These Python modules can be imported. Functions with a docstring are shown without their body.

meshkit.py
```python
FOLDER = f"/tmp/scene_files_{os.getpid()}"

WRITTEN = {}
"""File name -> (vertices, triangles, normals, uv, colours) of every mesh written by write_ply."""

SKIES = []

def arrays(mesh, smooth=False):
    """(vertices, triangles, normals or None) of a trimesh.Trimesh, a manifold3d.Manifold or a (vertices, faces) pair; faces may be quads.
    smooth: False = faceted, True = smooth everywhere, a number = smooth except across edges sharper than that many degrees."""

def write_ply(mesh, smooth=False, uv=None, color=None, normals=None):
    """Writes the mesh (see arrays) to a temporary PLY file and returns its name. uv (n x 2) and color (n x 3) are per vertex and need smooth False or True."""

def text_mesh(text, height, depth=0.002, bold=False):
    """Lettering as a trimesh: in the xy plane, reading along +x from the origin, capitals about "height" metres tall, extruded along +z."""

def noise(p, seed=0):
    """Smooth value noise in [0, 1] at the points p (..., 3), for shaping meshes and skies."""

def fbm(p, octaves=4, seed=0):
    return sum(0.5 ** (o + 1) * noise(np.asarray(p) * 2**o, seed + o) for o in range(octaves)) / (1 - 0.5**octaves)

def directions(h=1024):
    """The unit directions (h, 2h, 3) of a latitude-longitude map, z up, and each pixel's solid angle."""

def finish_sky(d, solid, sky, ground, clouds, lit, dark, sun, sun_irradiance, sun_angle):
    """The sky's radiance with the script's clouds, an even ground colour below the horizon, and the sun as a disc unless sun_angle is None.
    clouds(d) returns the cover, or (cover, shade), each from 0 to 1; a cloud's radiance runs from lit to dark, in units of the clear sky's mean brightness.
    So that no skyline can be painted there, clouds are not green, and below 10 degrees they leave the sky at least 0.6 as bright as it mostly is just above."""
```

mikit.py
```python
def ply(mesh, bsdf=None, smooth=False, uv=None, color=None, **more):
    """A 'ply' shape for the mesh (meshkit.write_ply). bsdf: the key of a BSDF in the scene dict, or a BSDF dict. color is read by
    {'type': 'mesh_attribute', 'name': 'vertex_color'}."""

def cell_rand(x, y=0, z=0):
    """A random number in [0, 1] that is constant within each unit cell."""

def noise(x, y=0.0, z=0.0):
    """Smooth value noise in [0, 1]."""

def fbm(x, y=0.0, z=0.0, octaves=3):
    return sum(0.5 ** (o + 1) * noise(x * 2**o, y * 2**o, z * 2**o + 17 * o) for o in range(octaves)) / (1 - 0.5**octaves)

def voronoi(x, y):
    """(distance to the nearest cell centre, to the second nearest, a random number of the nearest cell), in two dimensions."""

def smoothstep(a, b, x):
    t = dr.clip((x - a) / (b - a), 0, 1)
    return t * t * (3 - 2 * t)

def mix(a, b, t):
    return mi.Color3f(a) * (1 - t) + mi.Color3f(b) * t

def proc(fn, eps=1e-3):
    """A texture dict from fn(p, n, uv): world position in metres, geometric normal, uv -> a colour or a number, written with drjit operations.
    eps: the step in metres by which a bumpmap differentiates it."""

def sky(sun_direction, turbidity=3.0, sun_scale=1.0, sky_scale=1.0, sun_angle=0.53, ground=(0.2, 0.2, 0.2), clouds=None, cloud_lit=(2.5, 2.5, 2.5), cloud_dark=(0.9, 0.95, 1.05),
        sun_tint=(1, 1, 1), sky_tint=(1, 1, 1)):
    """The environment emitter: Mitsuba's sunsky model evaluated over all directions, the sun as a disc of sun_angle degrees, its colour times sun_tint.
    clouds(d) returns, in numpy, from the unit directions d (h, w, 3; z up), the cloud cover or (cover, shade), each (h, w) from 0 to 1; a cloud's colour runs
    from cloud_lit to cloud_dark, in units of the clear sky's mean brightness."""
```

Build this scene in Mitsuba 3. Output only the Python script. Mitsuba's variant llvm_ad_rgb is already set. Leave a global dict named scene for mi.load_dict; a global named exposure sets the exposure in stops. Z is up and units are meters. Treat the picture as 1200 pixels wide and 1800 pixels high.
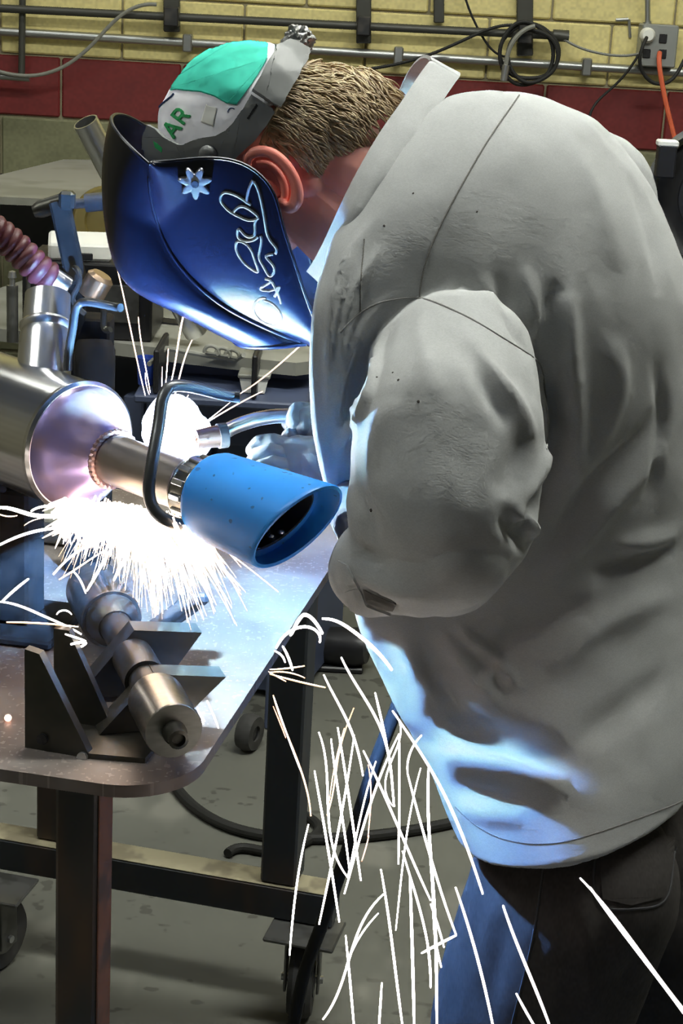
import math, random, numpy as np, trimesh, mitsuba as mi, mikit, meshkit
import drjit as dr
import manifold3d as m3
from scipy.interpolate import CubicSpline
from shapely.geometry import Polygon, Point
rng = np.random.default_rng(7); random.seed(7)
scene, labels = {}, {}

# ------------------------------------------------------------------ camera, light, exposure
F, H = 3000.0, 1.76                       # focal length in pixels of the 1200 x 1800 frame, eye height
PITCH, ROLL = math.radians(17.5), math.radians(3.2)
f0 = np.array([0, math.cos(PITCH), -math.sin(PITCH)]); r0 = np.array([1., 0, 0]); u0 = np.cross(r0, f0)
R = r0 * math.cos(ROLL) + u0 * math.sin(ROLL); U = u0 * math.cos(ROLL) - r0 * math.sin(ROLL)
O = np.array([0, 0, H])
exposure = 0.0
LAMP = (21.0, 21.4, 19.8)                 # radiance of the fluorescent tubes' diffusers
ARC = (5600.0, 13000.0, 34000.0)               # radiance of the welding arc
BLOOM = (14.0, 18.0, 26.0)                 # radiance of the blob added for the arc's bloom
SPRAY = (3.6, 2.7, 2.1)                   # radiance of the white-hot spatter
scene['camera'] = {'type': 'perspective', 'fov': math.degrees(2 * math.atan(600 / F)), 'fov_axis': 'x', 'near_clip': 0.05, 'far_clip': 60.0,
                   'to_world': mi.ScalarTransform4f().look_at(origin=O.tolist(), target=(O + f0).tolist(), up=U.tolist())}

# ------------------------------------------------------------------ helpers: rays through the frame, to find where a thing stands
def ray(x, y): return f0 + R * (x - 600) / F - U * (y - 900) / F
def P(x, y, d): return O + d * ray(x, y)
def Z(x, y, z): k = ray(x, y); return O + k * ((z - H) / k[2])
def Y(x, y, yy): k = ray(x, y); return O + k * (yy / k[1])
def PL(x, y, o, n): k = ray(x, y); return O + k * (np.dot(np.asarray(o) - O, n) / np.dot(k, n))
def depth(q): return float((np.asarray(q) - O) @ f0)
def norm(v): v = np.asarray(v, float); return v / np.linalg.norm(v)
def m_px(d): return d / F

def add(key, mesh, bsdf, label=None, cat=None, group=None, kind=None, smooth=35, **more):
    scene[key] = mikit.ply(mesh, bsdf, smooth=smooth, **more)
    tag(key, label, cat, group, kind)
    return key
def tag(key, label=None, cat=None, group=None, kind=None):
    e = {k: v for k, v in (('label', label), ('category', cat), ('group', group), ('kind', kind)) if v}
    if e: labels[key] = {**labels.get(key, {}), **e}
counts = {}
def num(key):
    n = counts.get(key, 0); counts[key] = n + 1
    return key if n == 0 else f'{key}_{n:03d}'

def spl(pts, n=24):
    pts = np.asarray(pts, float)
    t = np.r_[0, np.cumsum(np.linalg.norm(np.diff(pts[:, :3], axis=0), axis=1) + 1e-9)]
    if len(pts) == 2: return pts[0] + (pts[1] - pts[0]) * np.linspace(0, 1, n)[:, None]
    return CubicSpline(t, pts)(np.linspace(0, t[-1], n))
def frames(p):
    t = np.gradient(p, axis=0); t /= np.linalg.norm(t, axis=1, keepdims=True) + 1e-12
    a = np.cross(t[0], [0, 0, 1] if abs(t[0][2]) < .9 else [1, 0, 0]); a /= np.linalg.norm(a)
    out = []
    for k in t:
        a = a - k * (a @ k); a /= np.linalg.norm(a); out.append((a, np.cross(k, a)))
    return t, out
def loft(rings, caps=True, closed=True):
    rings = np.asarray(rings, float); m, n = rings.shape[:2]
    v = rings.reshape(-1, 3); f = []
    i = np.arange(n if closed else n - 1); j = (i + 1) % n
    for k in range(m - 1):
        a, b = k * n, (k + 1) * n
        f += [np.c_[a + i, a + j, b + j], np.c_[a + i, b + j, b + i]]
    if caps:
        v = np.vstack([v, rings[0].mean(0), rings[-1].mean(0)])
        f += [np.c_[i * 0 + m * n, j, i], np.c_[i * 0 + m * n + 1, (m - 1) * n + i, (m - 1) * n + j]]
    me = trimesh.Trimesh(v, np.vstack(f), process=False)
    if caps and closed and me.volume < 0: me.invert()
    return me
def tube(pts, r, n=10, m=None, square=False, flat=None):
    p = np.asarray(pts, float) if m is None else spl(pts, m)
    r = np.interp(np.linspace(0, 1, len(p)), np.linspace(0, 1, len(np.atleast_1d(r))), np.atleast_1d(r)) if np.ndim(r) else np.full(len(p), r)
    _, fr = frames(p)
    a = np.arange(n) * 2 * np.pi / n + (np.pi / 4 if square else 0)
    return loft([p[k] + r[k] * (np.cos(a)[:, None] * fr[k][0] + np.sin(a)[:, None] * fr[k][1] * (flat or 1)) for k in range(len(p))])
def basis(z, up=(0, 0, 1)):
    z = norm(z); x = np.cross(up, z)
    if np.linalg.norm(x) < 1e-6: x = np.cross([0, 1, 0], z)
    x = norm(x); return np.stack([x, np.cross(z, x), z], 1)
def lathe(prof, o, axis, n=40):
    """prof: (radius, height) pairs along axis from o, made as a closed ring when it ends where it starts."""
    B = basis(axis); a = np.arange(n) * 2 * np.pi / n
    c = np.cos(a)[:, None] * B[:, 0] + np.sin(a)[:, None] * B[:, 1]
    prof = [(max(r, 1e-5), h) for r, h in prof]
    me = loft([np.asarray(o) + r * c + h * B[:, 2] for r, h in prof], caps=np.hypot(prof[0][0] - prof[-1][0], prof[0][1] - prof[-1][1]) > 1e-6)
    me.merge_vertices(); me.fix_normals(); return me
def bbox(c, s, B=None, ch=.004):
    h = np.asarray(s, float) / 2; ch = min(ch, h.min() * .6)
    pts = [[sx * (h[0] - (k != 0) * ch), sy * (h[1] - (k != 1) * ch), sz * (h[2] - (k != 2) * ch)] for sx in (-1, 1) for sy in (-1, 1) for sz in (-1, 1) for k in range(3)]
    me = trimesh.Trimesh(pts).convex_hull
    me.vertices = np.asarray(c) + me.vertices @ (np.eye(3) if B is None else np.asarray(B).T)
    return me
def beam(a, b, w, h, up=(0, 0, 1), ch=.003):
    """A bar of section w x h from a to b, h along up."""
    a, b = np.asarray(a, float), np.asarray(b, float)
    x = norm(b - a); z = np.asarray(up, float); z = norm(z - x * (z @ x)); y = np.cross(z, x)
    return bbox((a + b) / 2, (np.linalg.norm(b - a), w, h), np.stack([x, y, z], 1), ch)
def prism(poly3, n, t, ch=0.0):
    """A plate: the plane polygon (points in space) thickened by t along n."""
    poly3 = np.asarray(poly3, float); n = norm(n); o = poly3[0]; x = norm(poly3[1] - o); x = norm(x - n * (x @ n)); y = np.cross(n, x)
    q = Polygon([((p - o) @ x, (p - o) @ y) for p in poly3]).buffer(0)
    me = trimesh.creation.extrude_polygon(q, t, engine='earcut')
    me.vertices = o + me.vertices @ np.stack([x, y, n]); me.fix_normals(); return me
def cat(*ms): return trimesh.util.concatenate([trimesh.Trimesh(m.vertices, m.faces, process=False) for m in ms])
def man(me):
    me = trimesh.Trimesh(me.vertices, me.faces, process=True); me.merge_vertices()
    if me.volume < 0: me.invert()
    return m3.Manifold(m3.Mesh(np.asarray(me.vertices, np.float32), np.asarray(me.faces, np.uint32)))
def tri(M): k = M.to_mesh(); return trimesh.Trimesh(k.vert_properties[:, :3], k.tri_verts, process=False)
ICO = trimesh.creation.icosphere(subdivisions=2).vertices
def hull(*sph):
    """Hull of spheres (centre, radius) or ellipsoids (centre, 3 x 3 axes)."""
    pts = np.vstack([np.asarray(c) + (ICO * r if np.ndim(r) == 0 else ICO @ np.asarray(r).T) for c, r in sph])
    return m3.Manifold.hull_points(pts.astype(np.float64))
def union(ms): return m3.Manifold.batch_boolean(ms, m3.OpType.Add)
def chain(js): return [hull(js[i], js[i + 1]) for i in range(len(js) - 1)]
def soft(M, L=.008, it=12):
    me = tri(M.refine_to_length(L)); me.merge_vertices()
    return trimesh.smoothing.filter_taubin(me, lamb=.5, nu=.51, iterations=it)
def cast(me, pxs):
    k = np.array([ray(x, y) for x, y in pxs]); k /= np.linalg.norm(k, axis=1, keepdims=True)
    loc, ri, ti = me.ray.intersects_location(np.tile(O, (len(k), 1)), k, multiple_hits=False)
    out = np.full((len(k), 3), np.nan); nn = np.full((len(k), 3), np.nan)
    out[ri] = loc; nn[ri] = me.face_normals[ti]
    return out, nn
def oncloth(me, pxs, m=24, lift=.001):
    q, nn = cast(me, spl(np.asarray(pxs, float), m)); ok = ~np.isnan(q[:, 0])
    return q[ok] + nn[ok] * lift
def patch(me, poly, t=.003, step=6, lift=0.0, hole=None):
    """A sheet of thickness t that lies on the mesh, its outline found by looking along the given pixels."""
    pg = Polygon(poly).buffer(0)
    v2, f2 = trimesh.creation.triangulate_polygon(pg, engine='earcut')
    me2 = trimesh.Trimesh(np.c_[v2, np.zeros(len(v2))], f2, process=True)
    v, f = trimesh.remesh.subdivide_to_size(me2.vertices, me2.faces, step, max_iter=12)
    q, nn = cast(me, v[:, :2])
    keep = ~np.isnan(q[:, 0]); fk = f[keep[f].all(1)]
    sh = trimesh.Trimesh(np.nan_to_num(q), fk, process=False); sh.merge_vertices(); sh.remove_unreferenced_vertices()
    for _ in range(1): sh = trimesh.smoothing.filter_laplacian(sh, lamb=.3, iterations=2, volume_constraint=False)
    n = sh.vertex_normals.copy()
    to = O - sh.vertices; flip = (n * to).sum(1) < 0; 
    if flip.mean() > .5: sh.invert(); n = -n
    top = sh.vertices + n * (t + lift); bot = sh.vertices - n * (.0005 - min(lift, 0))
    nv = len(top); ed = sh.edges; s = np.sort(ed, 1)
    _, inv, c = np.unique(s, axis=0, return_inverse=True, return_counts=True); b = ed[c[inv.ravel()] == 1]
    F_ = np.vstack([sh.faces, sh.faces[:, ::-1] + nv, np.c_[b[:, 1], b[:, 0], b[:, 0] + nv], np.c_[b[:, 1], b[:, 0] + nv, b[:, 1] + nv]])
    return trimesh.Trimesh(np.vstack([top, bot]), F_, process=False)
def displace(me, fn):
    n = me.vertex_normals; me.vertices = me.vertices + n * fn(np.asarray(me.vertices))[:, None]; return me
def fold(me, pxs, amp, w, taper=True):
    """A ridge (amp > 0) or furrow along a line over the mesh, w metres wide."""
    q = oncloth(me, pxs, 40, 0)
    if len(q) < 3: return
    from scipy.spatial import cKDTree
    d, i = cKDTree(q).query(me.vertices)
    a = np.sin(np.pi * np.clip((i + .5) / len(q), 0, 1)) ** .6 if taper else 1
    g = amp * a * np.exp(-(d / w) ** 2)
    me.vertices = me.vertices + me.vertex_normals * g[:, None]

# ------------------------------------------------------------------ materials
def rgb(*c): return {'type': 'rgb', 'value': list(c)}
def mat(key, base, rough=.6, metal=0., bump=None, bscale=.001, **kw):
    b = {'type': 'principled', 'base_color': base if isinstance(base, dict) else rgb(*base) if not callable(base) else mikit.proc(base), 'roughness': mikit.proc(rough) if callable(rough) else rough, 'metallic': metal, **kw}
    if bump is not None: b = {'type': 'bumpmap', 'arbitrary': mikit.proc(bump, eps=.0008), 'scale': bscale, 'bsdf': b}
    scene[key] = {'type': 'twosided', 'bsdf': b}
    return key
N, FB, MX, SS = mikit.noise, mikit.fbm, mikit.mix, mikit.smoothstep
def speck(a, b, s, lo=.4, hi=.7, o=3):
    return lambda p, n, uv: MX(a, b, SS(lo, hi, FB(p.x * s, p.y * s, p.z * s, o)))
def c_floor(p, n, uv):
    c = MX((.135, .135, .113), (.10, .102, .085), FB(p.x * 3, p.y * 3, 0, 4))
    c = MX(c, (.045, .043, .035), SS(.70, .80, FB(p.x * 24, p.y * 30, 3, 3)) * .6)
    return MX(c, (.20, .195, .165), SS(.62, .8, FB(p.x * 9 + 40, p.y * 5, 9, 3)) * .7)
mat('m_floor', c_floor, .55)
def wallpaint(a, b):
    return lambda p, n, uv: MX(a, b, FB(p.x * 9, p.y * 9, p.z * 9, 4)) * (0.9 + .2 * N(p.x * 120, p.z * 120))
mat('m_yellow', wallpaint((.74, .64, .27), (.58, .50, .21)), .6)
mat('m_red', wallpaint((.165, .016, .014), (.11, .012, .012)), .5)
mat('m_green', wallpaint((.20, .20, .11), (.135, .135, .072)), .6)
mat('m_mortar', (.27, .24, .15), .8)
mat('m_wall', (.24, .22, .16), .8)
mat('m_walldark', (.22, .22, .20), .8)
mat('m_ceiling', (.20, .20, .19), .8)
mat('m_darkpipe', (.055, .055, .045), .45, .3)
mat('m_conduit', (.42, .43, .41), .35, .9)
mat('m_greymetal', speck((.20, .20, .19), (.13, .13, .12), 30), .4, .8)
mat('m_blacksteel', speck((.035, .036, .036), (.075, .07, .062), 25, .45, .75), .42, .5)
mat('m_cable', (.022, .022, .02), .6, specular=.2)
mat('m_greycable', (.19, .19, .16), .5)
mat('m_orange', (.62, .12, .05), .45)
mat('m_box', (.30, .31, .29), .45, .5)
mat('m_white', (.72, .72, .66), .5)
mat('m_black', (.012, .012, .013), .4)
mat('m_rubber', speck((.03, .03, .028), (.055, .053, .048), 18), .8)
mat('m_tabletop', lambda p, n, uv: MX(MX((.19, .17, .155), (.115, .09, .078), SS(.35, .65, FB(p.x * 7, p.y * 7, 5, 4))), (.30, .26, .23), SS(.78, .86, N(p.x * 260, p.y * 260, 1)) * .4), .45, .15)
mat('m_darkmatte', speck((.010, .0095, .008), (.020, .017, .013), 25), .9, specular=.05)
mat('m_legsteel', lambda p, n, uv: MX((.040, .045, .048), (.095, .06, .040), SS(.45, .8, FB(p.x * 14, p.y * 14, p.z * 4, 3))), .45, .4)
mat('m_brown', speck((.20, .085, .05), (.10, .06, .045), 22), .6, .3)
mat('m_railtop', speck((.40, .36, .24), (.25, .22, .15), 30), .5, .4)
def c_fixture(p, n, uv): return MX((.048, .052, .045), (.082, .076, .062), FB(p.x * 60, p.y * 60, p.z * 60, 3))
mat('m_fixture', c_fixture, .38, .8)
mat('m_roller', lambda p, n, uv: MX((.19, .19, .165), (.26, .255, .23), FB(p.x * 40, p.y * 220, p.z * 220, 3)), .28, .95)
mat('m_stainless', lambda p, n, uv: MX((.60, .60, .59), (.70, .70, .69), N(p.x * 8, p.y * 8, p.z * 300)), .23, 1.)
mat('m_polished', (.80, .80, .79), .26, 1.)
def c_cap(p, n, uv):   # mottled temper tint with the arc's violet reflection put into the colour
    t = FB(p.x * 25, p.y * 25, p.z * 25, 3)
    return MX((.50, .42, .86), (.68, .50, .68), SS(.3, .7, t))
mat('m_arctemper', c_cap, .33, .85)
mat('m_neck', lambda p, n, uv: MX((.36, .32, .29), (.27, .24, .22), FB(p.x * 30, p.y * 30, p.z * 30, 3)), .36, .9)
mat('m_weld', (.30, .20, .20), .4, .9)
def c_blue(p, n, uv):
    c = MX((.022, .24, .74), (.032, .28, .80), FB(p.x * 25, p.y * 25, p.z * 25, 3))
    return MX(c, (.03, .06, .14), SS(.88, .93, N(p.x * 150, p.y * 150, p.z * 150)) * .6)
mat('m_blue', c_blue, .42, 0., clearcoat=.15, clearcoat_gloss=.6)
mat('m_tubeblack', (.02, .02, .02), .35, .3)
mat('m_rod', (.10, .105, .11), .35, .8)
mat('m_hose', (.055, .007, .007), .5)
mat('m_bronze', (.48, .33, .20), .3, .9)
mat('m_bench', speck((.30, .30, .26), (.22, .22, .18), 8), .5, .3)
mat('m_olive', (.13, .10, .025), .5)
mat('m_cart', (.055, .07, .12), .45, .1)
mat('m_bluecup', (.03, .07, .35), .4)
def weave(p, n, uv): return N(p.x * 900, p.y * 900, p.z * 900) * .4 + FB(p.x * 70, p.y * 70, p.z * 70, 3)
mat('m_shirt', lambda p, n, uv: MX((.325, .333, .328), (.288, .294, .285), FB(p.x * 12, p.y * 12, p.z * 12, 3)) * (.93 + .14 * N(p.x * 700, p.y * 700, p.z * 700)), .92, bump=weave, bscale=.0006, sheen=.25)
mat('m_seam', (.13, .125, .115), .95)
mat('m_seamlight', (.19, .19, .18), .95)
mat('m_spot', (.035, .03, .028), .9)
mat('m_denim', lambda p, n, uv: MX((.019, .0165, .015), (.034, .030, .027), FB(p.x * 25, p.y * 25, p.z * 25, 3)) * (.85 + .3 * N(p.x * 500, p.y * 500, p.z * 160)), .95)
mat('m_denimseam', (.028, .028, .03), .9)
EARC = P(478, 312, 1.85)
mat('m_skin', lambda p, n, uv: MX(MX((.62, .27, .20), (.54, .225, .175), FB(p.x * 30, p.y * 30, p.z * 30, 3)), (.70, .20, .15), SS(.05, .025, dr.sqrt(dr.square(p.x - EARC[0]) + dr.square(p.z - EARC[2])))), .5, specular=.4)
mat('m_ear', (.62, .20, .16), .45)
mat('m_hair', lambda p, n, uv: MX((.36, .26, .135), (.20, .138, .072), FB(p.x * 60, p.y * 60, p.z * 60, 3)), .5)
mat('m_hairpale', (.52, .42, .24), .45)
mat('m_capwhite', speck((.84, .84, .87), (.70, .70, .74), 40), .9)
mat('m_capgreen', speck((.04, .55, .40), (.03, .46, .33), 45), .85)
mat('m_lettergreen', (.02, .28, .08), .8)
mat('m_navy', (.02, .04, .12), .8)
mat('m_headgear', (.15, .156, .15), .45)
scene['m_helmet'] = {'type': 'twosided', 'bsdf': {'type': 'roughplastic', 'distribution': 'beckmann', 'alpha': .17, 'diffuse_reflectance': rgb(.0030, .0042, .0085)}}
mat('m_ink', (.20, .20, .19), .6)
mat('m_knob', (.55, .56, .57), .25, .9)
mat('m_glove', speck((.10, .10, .105), (.065, .065, .07), 35), .9)
mat('m_gloveblue', (.06, .15, .34), .8)
mat('m_copper', (.45, .25, .16), .35, .9)
def emit(c): return {'type': 'area', 'radiance': rgb(*c)}

# ------------------------------------------------------------------ the room
WALL = 5.75
add('floor', bbox((0, 1.2, -.05), (8, 9.6, .1)), 'm_floor', kind='structure', label='stained grey concrete shop floor')
add('ceiling', bbox((0, 1.2, 3.75), (8.2, 9.8, .1)), 'm_ceiling', kind='structure')
add('wall_left', bbox((-4.05, 1.2, 1.85), (.1, 9.6, 3.7)), 'm_wall', kind='structure')
add('wall_right', bbox((4.05, 1.2, 1.85), (.1, 9.6, 3.7)), 'm_wall', kind='structure')
add('wall_front', bbox((0, -3.65, 1.85), (8, .1, 3.7)), 'm_walldark', kind='structure')
add('wall_back', bbox((0, WALL + .06, 1.85), (8, .1, 3.7)), 'm_mortar', kind='structure', label='painted block wall with a red stripe')
zr0, zr1 = Y(600, 236, WALL)[2], Y(600, 127, WALL)[2]
CH = zr1 - zr0; CL = 2 * CH
xj = Y(107, 140, WALL)[0]
bl = {}
for row in range(-6, 9):
    z0 = zr0 + row * CH
    if z0 + CH < .05 or z0 > 3.4: continue
    for i in range(-8, 10):
        x0 = xj + (i + (.5 if row % 2 else 0)) * CL
        if x0 < -2.9 or x0 > 2.75: continue
        m = 'm_red' if row == 0 else 'm_yellow' if row > 0 else 'm_green'
        zz0 = max(z0, 0.002)
        k = (m, round(z0 + CH - zz0, 3))
        if k not in bl: bl[k] = mikit.ply(bbox((0, 0, 0), (CL - .008, .03, z0 + CH - zz0 - .008), ch=.005), m)
        scene[num('wall_back__block')] = {**bl[k], 'to_world': mi.ScalarTransform4f().translate([x0 + CL / 2, WALL + .012 + rng.uniform(-.0012, .0012), (zz0 + z0 + CH) / 2])}

# fluorescent fixtures under the ceiling, above and out of the frame
for i, (x, y) in enumerate([(-2.1, 1.1), (.2, 2.32), (1.5, 2.25), (-1.5, 4.4), (.1, 4.4), (1.7, 4.4)]):
    k = num('ceiling_light')
    tag(k, 'long white fluorescent shop light under the ceiling, ' + ['left end of the nearer row', 'middle of the nearer row', 'right end of the nearer row', 'left end of the row by the wall', 'middle of the row by the wall', 'right end of the row by the wall'][i], 'light', 'fluorescent shop lights')
    add(k + '__housing', bbox((x, y, 3.66), (1.3, .32, .08)), 'm_white')
    scene[k + '__diffuser'] = {**mikit.ply(bbox((x, y, 3.605), (1.22, .25, .03)), 'm_white'), 'emitter': emit([v * ((1.9, 2.9, 2.9, .56, .56, .56)[i]) for v in LAMP])}

# ------------------------------------------------------------------ on the back wall
def wl(pts, off=.05): return [Y(x, y, WALL - off) for x, y in pts]
def wpx(n): return n * 5.55 / F
g = tube(wl([(-420, -6), (985, 63)], .07), wpx(7.0), 12)
k = 'wall_pipe'; tag(k, 'dark steel pipe running high along the yellow block wall above the grey conduit', 'pipe')
add(k + '__tube', g, 'm_darkpipe')
e = Y(988, 63, WALL - .07); add(k + '__end_cap', tube([e - [.03, 0, 0], e + [.02, 0, 0]], wpx(10), 12), 'm_darkpipe')
k = 'wall_conduit'; tag(k, 'light grey conduit along the block wall just above the red stripe', 'conduit')
add(k + '__tube', tube(wl([(-420, 30), (1560, 149)], .035), wpx(7.5), 12), 'm_conduit')
for x in (330, 700, 1030): 
    c = Y(x, 52 + (x + 60) * .06, WALL - .035); add(num(k + '__strap'), bbox(c, (.03, .05, .055)), 'm_conduit')
for i, (x0, x1, y1, l) in enumerate([(288, 316, 56, 'left'), (626, 652, 76, 'mid'), (762, 780, 40, 'narrow'), (908, 936, 98, 'right')]):
    a, b = Y((x0 + x1) / 2, -160, WALL - .03), Y((x0 + x1) / 2, y1, WALL - .03)
    k = num('pipe_bracket')
    tag(k, ['dark upright pipe bracket on the wall above the green cap', 'dark upright bracket on the wall behind the blond hair', 'narrowest dark upright bracket on the wall, short of the dark pipe', 'dark upright bracket on the wall behind the coiled black cable'][i], 'bracket', 'upright pipe brackets')
    w = wpx(x1 - x0)
    add(k + '__channel', beam(a, b, w, .03, (0, -1, 0)), 'm_darkpipe')
    if i != 2: add(k + '__clamp', bbox(Y((x0 + x1) / 2, 12 + (x0 + 60) * .049, WALL - .085), (w * .9, .06, .06)), 'm_blacksteel')
add('drop_pipe', tube(wl([(41, -120), (38, 130)], .05), wpx(6), 12), 'm_darkpipe', label='dark vertical pipe on the wall at the upper left corner', cat='pipe')
add('grey_rod', tube(wl([(-70, 128), (52, 137)], .09), wpx(6.5), 12), 'm_conduit', label='short light grey tube end on the wall below the vertical dark pipe', cat='tube')
add('hanging_cable', tube(wl([(-40, 112), (0, 126), (55, 133), (110, 118), (165, 75), (213, 27), (235, 14), (275, 8)], .11), wpx(3.2), 8, 60), 'm_greycable', label='pale grey cable looping down over the red stripe at the upper left', cat='cable')
add('thin_cable', tube(wl([(808, -60), (822, 10), (845, 60), (870, 92), (890, 100)], .06), wpx(2.2), 6, 40), 'm_cable', label='thin dark cable hanging slantwise down to the black cable coil', cat='cable')
add('draped_cable', tube(wl([(640, 122), (700, 112), (760, 94), (820, 68), (870, 48), (900, 44)], .10), wpx(3), 6, 40), 'm_cable', label='black cable draped from behind the hair up to the coil on the wall', cat='cable')
add('slack_cable', tube(wl([(985, 64), (1010, 80), (1050, 93), (1090, 98), (1125, 94)], .08), wpx(2.6), 6, 40), 'm_greycable', label='grey cable sagging between the coil pipe end and the outlet box', cat='cable')
k = 'cable_coil'; tag(k, 'coil of black cable hung on the wall above the collar', 'cable')
for i, (cx, cy, rx, ry, o) in enumerate([(930, 92, 52, 48, .10), (925, 95, 47, 55, .115), (936, 98, 44, 46, .13)]):
    a = np.linspace(0, 2 * np.pi, 49)[:-1] + .5
    pts = [Y(cx + rx * math.cos(t), cy + ry * math.sin(t) * (1 + .05 * math.sin(3 * t + i)), WALL - o) for t in a]; pts.append(pts[0])
    add(num(k + '__loop'), tube(pts, wpx(3.4), 8), 'm_cable')
add(k + '__lead', tube(wl([(940, 46), (915, 58), (896, 84), (889, 112), (885, 138)], .15), wpx(4), 8, 40), 'm_greycable')
add(k + '__plug', tube(wl([(889, 114), (885, 142)], .15), wpx(6.5), 12), 'm_knob', label='pale metal plug at the cable end')
k = 'outlet_box'; tag(k, 'grey steel outlet box on the yellow wall at the upper right', 'outlet')
c = Y(1154, 80, WALL - .06); s = 5.6 / F
add(k + '__housing', bbox(c, (62 * s, .09, 70 * s)), 'm_box')
fy = WALL - .06 - .047
for i, (x, y) in enumerate([(1165, 68), (1136, 94), (1164, 95)]):
    add(num(k + '__socket'), bbox(Y(x, y, fy), (13 * s, .006, 15 * s)), 'm_black')
q = Y(1137, 62, fy); add(k + '__white_plug', lathe([(.001, 0), (13 * s, 0), (13 * s, .018), (9 * s, .03), (.001, .03)], q + [0, .004, 0], (0, -1, 0), 20), 'm_white', label='round white plug')
add(k + '__conduit', tube(wl([(1137, -120), (1138, 46)], .06), 4.6 * s, 12), 'm_conduit')
add(k + '__locknut', tube(wl([(1137, 38), (1138, 48)], .06), 7 * s, 12), 'm_conduit')
add('plug_cord', tube([Y(x, y, fy - o) for x, y, o in [(1136, 66, .03), (1128, 85, .05), (1124, 105, .05), (1130, 128, .04), (1150, 146, .035), (1172, 145, .035), (1190, 128, .03), (1205, 100, .02)]], 3.2 * s, 8, 50), 'm_cable', label='dark cord looping under the outlet box from its white plug', cat='cord')
add('dangling_cord', tube([Y(x, y, fy - o) for x, y, o in [(1122, 96, -.02), (1105, 122, -.02), (1078, 152, -.03), (1050, 178, -.03), (1035, 215, -.02)]], 2.2 * s, 6, 40), 'm_cable', label='thin dark cord hanging slantwise from the outlet box over the red stripe', cat='cord')
add('orange_cord', tube([Y(x, y, fy - o) for x, y, o in [(1159, 92, .012), (1158, 108, .03), (1162, 140, .04), (1172, 190, .05), (1184, 238, .06), (1200, 300, .08), (1235, 420, .1)]], 4.2 * s, 8, 50), 'm_orange', label='orange extension cord plugged into the outlet box, hanging down the wall', cat='cord')
add('wall_nail', cat(tube(wl([(1082, 35), (1104, 34)], .01), .006, 8), tube(wl([(1105, 34), (1107, 66)], .008), .005, 8)), 'm_conduit', label='small bent metal hook on the yellow wall left of the outlet box', cat='hook')

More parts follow.
